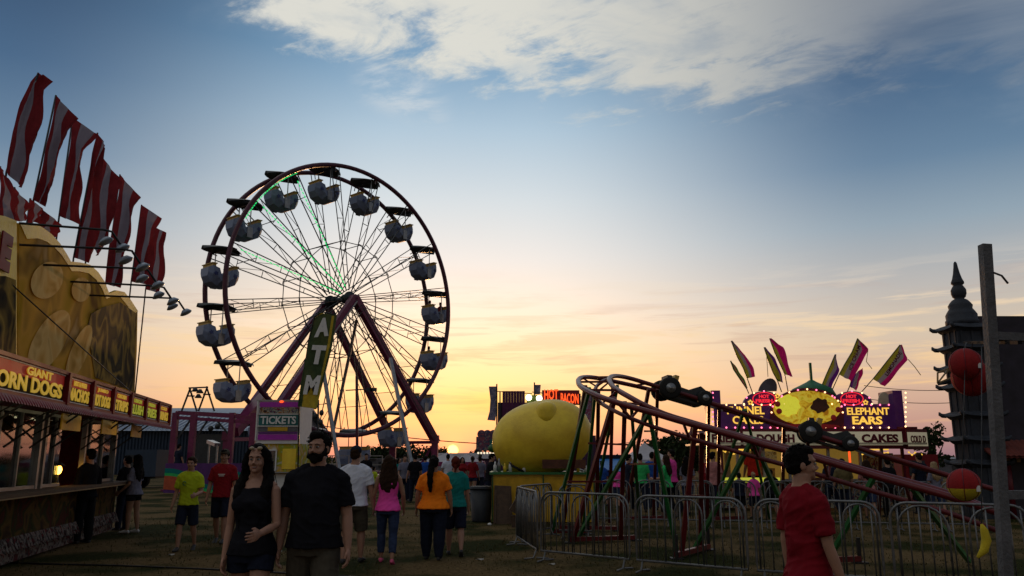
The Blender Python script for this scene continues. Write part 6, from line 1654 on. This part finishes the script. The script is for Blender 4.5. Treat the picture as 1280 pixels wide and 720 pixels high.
# background crowd
def C(label, u, Y, face, H, **kw):
    kw.setdefault('detail', 0); return P(label, u, Y, face, H, **kw)
C('woman in a red top and denim shorts standing beyond the trash can', 591, 33, 172, 1.66, sex='f', top='red_shirt', bottom='denim', hair='bun', haircol='hair_brown', pants='short_shorts')
C('slim person in a grey top standing right of the red top', 600, 34, 190, 1.66, top='grey_shirt', bottom='denim_dark')
C('person in a dark jacket leaning by the lemonade counter', 611, 27, 95, 1.74, top='black_top', sleeve='long', bottom='navy', pants='long', lean=8)
C('person in dark clothes standing beside the magenta wheel leg', 519, 30, 200, 1.74, top='black_top', bottom='navy', pants='long')
C('person in a grey shirt standing on the wheel platform side', 506, 31, 30, 1.7, top='grey_shirt', bottom='denim_dark', pants='long')
C('ride operator in black in front of the wheel between the walkers', 458, 36, 10, 1.78, top='black_top', bottom='black_cloth', pants='long')
C('dark figure standing on the rainbow-painted platform', 223, 38.5, 150, 1.72, top='navy', bottom='black_cloth', pants='long', z=.5)
C('person in a bright green t-shirt seen from behind through the coaster', 800, 25, 178, 1.72, top='green_shirt', bottom='navy', girth=1.05, pants='long')
C('person in a blue t-shirt just right of the bright green one', 815, 26, 170, 1.78, top='blue_shirt', bottom='denim', pants='long')
C('woman in a light green top with brown hair behind the tall green brace', 832, 22.5, 235, 1.68, sex='f', top='green_shirt', bottom='black_cloth', hair='long_back', haircol='hair_brown', pants='tight', arms=(HOLD, BENT))
C('tall person with dark hair behind the woman in light green', 839, 24.5, 240, 1.84, top='pink_shirt', bottom='denim_dark', pants='long')
C('person in a dark top left of the bright green shirt', 786, 26, 100, 1.7, top='navy', bottom='denim_dark', pants='long')
C('child in a pink top below the blue tarp', 771, 27, 160, 1.35, sex='f', top='pink_shirt', bottom='denim')
C('person in a blue top under the blue tarp at the left coaster legs', 752, 28, 200, 1.5, top='blue_shirt', bottom='navy')
C('person in a grey patterned top near the utility pole', 858, 24, 140, 1.64, sex='f', top='grey_shirt', bottom='denim', hair='long_back')
D('pale_pink', (.4, .16, .16), .8)
C('person in a pale pink shirt left of the cake stand counter', 891, 23, 130, 1.76, top='pale_pink', bottom='denim_dark', pants='long', arms=(HOLD, HANG))
C('person in a dark red top behind the pale pink shirt', 884, 24.5, 160, 1.72, top='red_shirt', bottom='black_cloth', pants='long')
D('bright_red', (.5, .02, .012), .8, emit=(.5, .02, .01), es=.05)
C('worker in a bright red shirt standing inside the cake stand', 942, 26.3, 180, 1.9, top='bright_red', bottom='black_cloth', pants='long', girth=1.15, z=.12)
C('little girl in a magenta top in front of the glowing counter', 940, 22.2, 185, 1.22, sex='f', top='pink_shirt', bottom='navy', haircol='hair_blond', hair='bun')
C('dark seated-looking customer left of the little girl in magenta', 922, 22.4, 190, 1.2, top='navy', bottom='black_cloth', girth=1.2)
C('dark-dressed customer right of the little girl in magenta', 962, 22.6, 170, 1.28, top='black_top', bottom='black_cloth', girth=1.2)
D('olive', (.12, .09, .03), .8)
C('customer in an olive top right of the man in red polo', 1052, 22.4, 170, 1.58, top='olive', bottom='denim_dark', pants='long')
C('customer in a navy top under the cake stand band', 1036, 22.8, 200, 1.62, top='navy', bottom='navy', pants='long')
C('customer in a tan top under the word cakes', 1082, 22.2, 160, 1.55, sex='f', top='pale_pink', bottom='denim', hair='long_back', haircol='hair_brown')
C('customer in black under the far end of the cake stand', 1108, 22.6, 190, 1.6, top='black_top', bottom='black_cloth', pants='long')
C('person in a dark top standing right of the cake stand', 1148, 24, 200, 1.74, top='navy', bottom='denim_dark', pants='long', haircol='hair_brown')
C('blond person in front of the red trailer', 1166, 22, 190, 1.5, sex='f', top='grey_shirt', bottom='denim', hair='long_back', haircol='hair_blond')

# riders in the wheel tubs
def riders():
    Cw, n, h = FW
    for k, lab, col in ((3, 'rider in a dark top sitting in the ferris wheel tub level with the hub', 'navy'), (1, 'rider in a black top sitting in a tub high on the wheel', 'black_top'), (4, 'rider in a purple top in the tub below the hub at the sunset side', 'grey_shirt')):
        a = R(11.25)+2*PI*k/16; P0 = Cw+h*((8.4)*math.sin(a))+ZZ*(8.4*math.cos(a))
        for sd in ((-1,) if k != 3 else (-1, 1)):
            p = P0+h*(.5*sd)-ZZ*1.9
            person(lab if sd < 0 else 'rider in a red top facing another in the wheel tub level with the hub', p.x, p.y, 90+48.5 if sd < 0 else -90+48.5, 1.7, top=col if sd < 0 else 'red_shirt', bottom='navy', detail=0, legs=((82, 4), (82, 4)), arms=(((25, 8), (60, 4)), ((25, 8), (60, 4))), z=p.z, group='riders in the ferris wheel')
riders()

wf = [(398, 37.0), (436, 36.6), (474, 36.3), (512, 36.0), (550, 35.8), (588, 35.6)]
for k, lb in enumerate(('far barricade under the wheel behind the bearded man', 'far barricade under the wheel behind the white t-shirt', 'far barricade under the wheel behind the pink tank top', 'far barricade by the magenta wheel leg post', 'far barricade between the orange and teal walkers, below the sun')):
    A_, B_ = V((*FXY(*wf[k]), 0)), V((*FXY(*wf[k+1]), 0)); barricade(A_.xy, (B_*.97+A_*.03).xy, lb, 'metal crowd barricades before the ferris wheel')
C('child in a neon yellow top at the wheel queue between the white and pink walkers', 468, 33, 150, 1.25, top='neon_shirt', bottom='navy')
C('person in a teal top queuing behind the pink tank top walker', 499, 34, 60, 1.6, sex='f', top='teal_shirt', bottom='denim', hair='long_back')
C('person in a blue top at the wheel barricade near its magenta post', 532, 35, 170, 1.68, top='blue_shirt', bottom='denim_dark')
C('tall person in a white top at the barricade below the setting sun', 560, 35, 200, 1.75, top='white_shirt', bottom='denim_dark')
C('woman in a dark red top behind the teal t-shirt walker', 578, 34.5, 20, 1.62, sex='f', top='red_shirt', bottom='denim', hair='long_back')
for (u, v, lb, s_) in ((690, 706, 'flattened paper cup on the grass below the corner barricade', .05), (350, 690, 'small white paper scrap on the grass behind the couple', .035), (214, 694, 'pale napkin on the grass near the boy in neon yellow', .05), (600, 700, 'torn food tray on the grass in front of the walkers and trash can', .06)):
    c = G(u, v); q = MB(); q.prism([c+V((s_*math.cos(t)*(1+.3*math.sin(3*t)), s_*.8*math.sin(t), .008+.01*math.sin(2*t))) for t in [2*PI*j/9 for j in range(9)]], (0, 0, .006))
    tag(q.build('paper_scrap', 'off_white', None, o=c), lb, 'litter', 'paper litter on the grass')
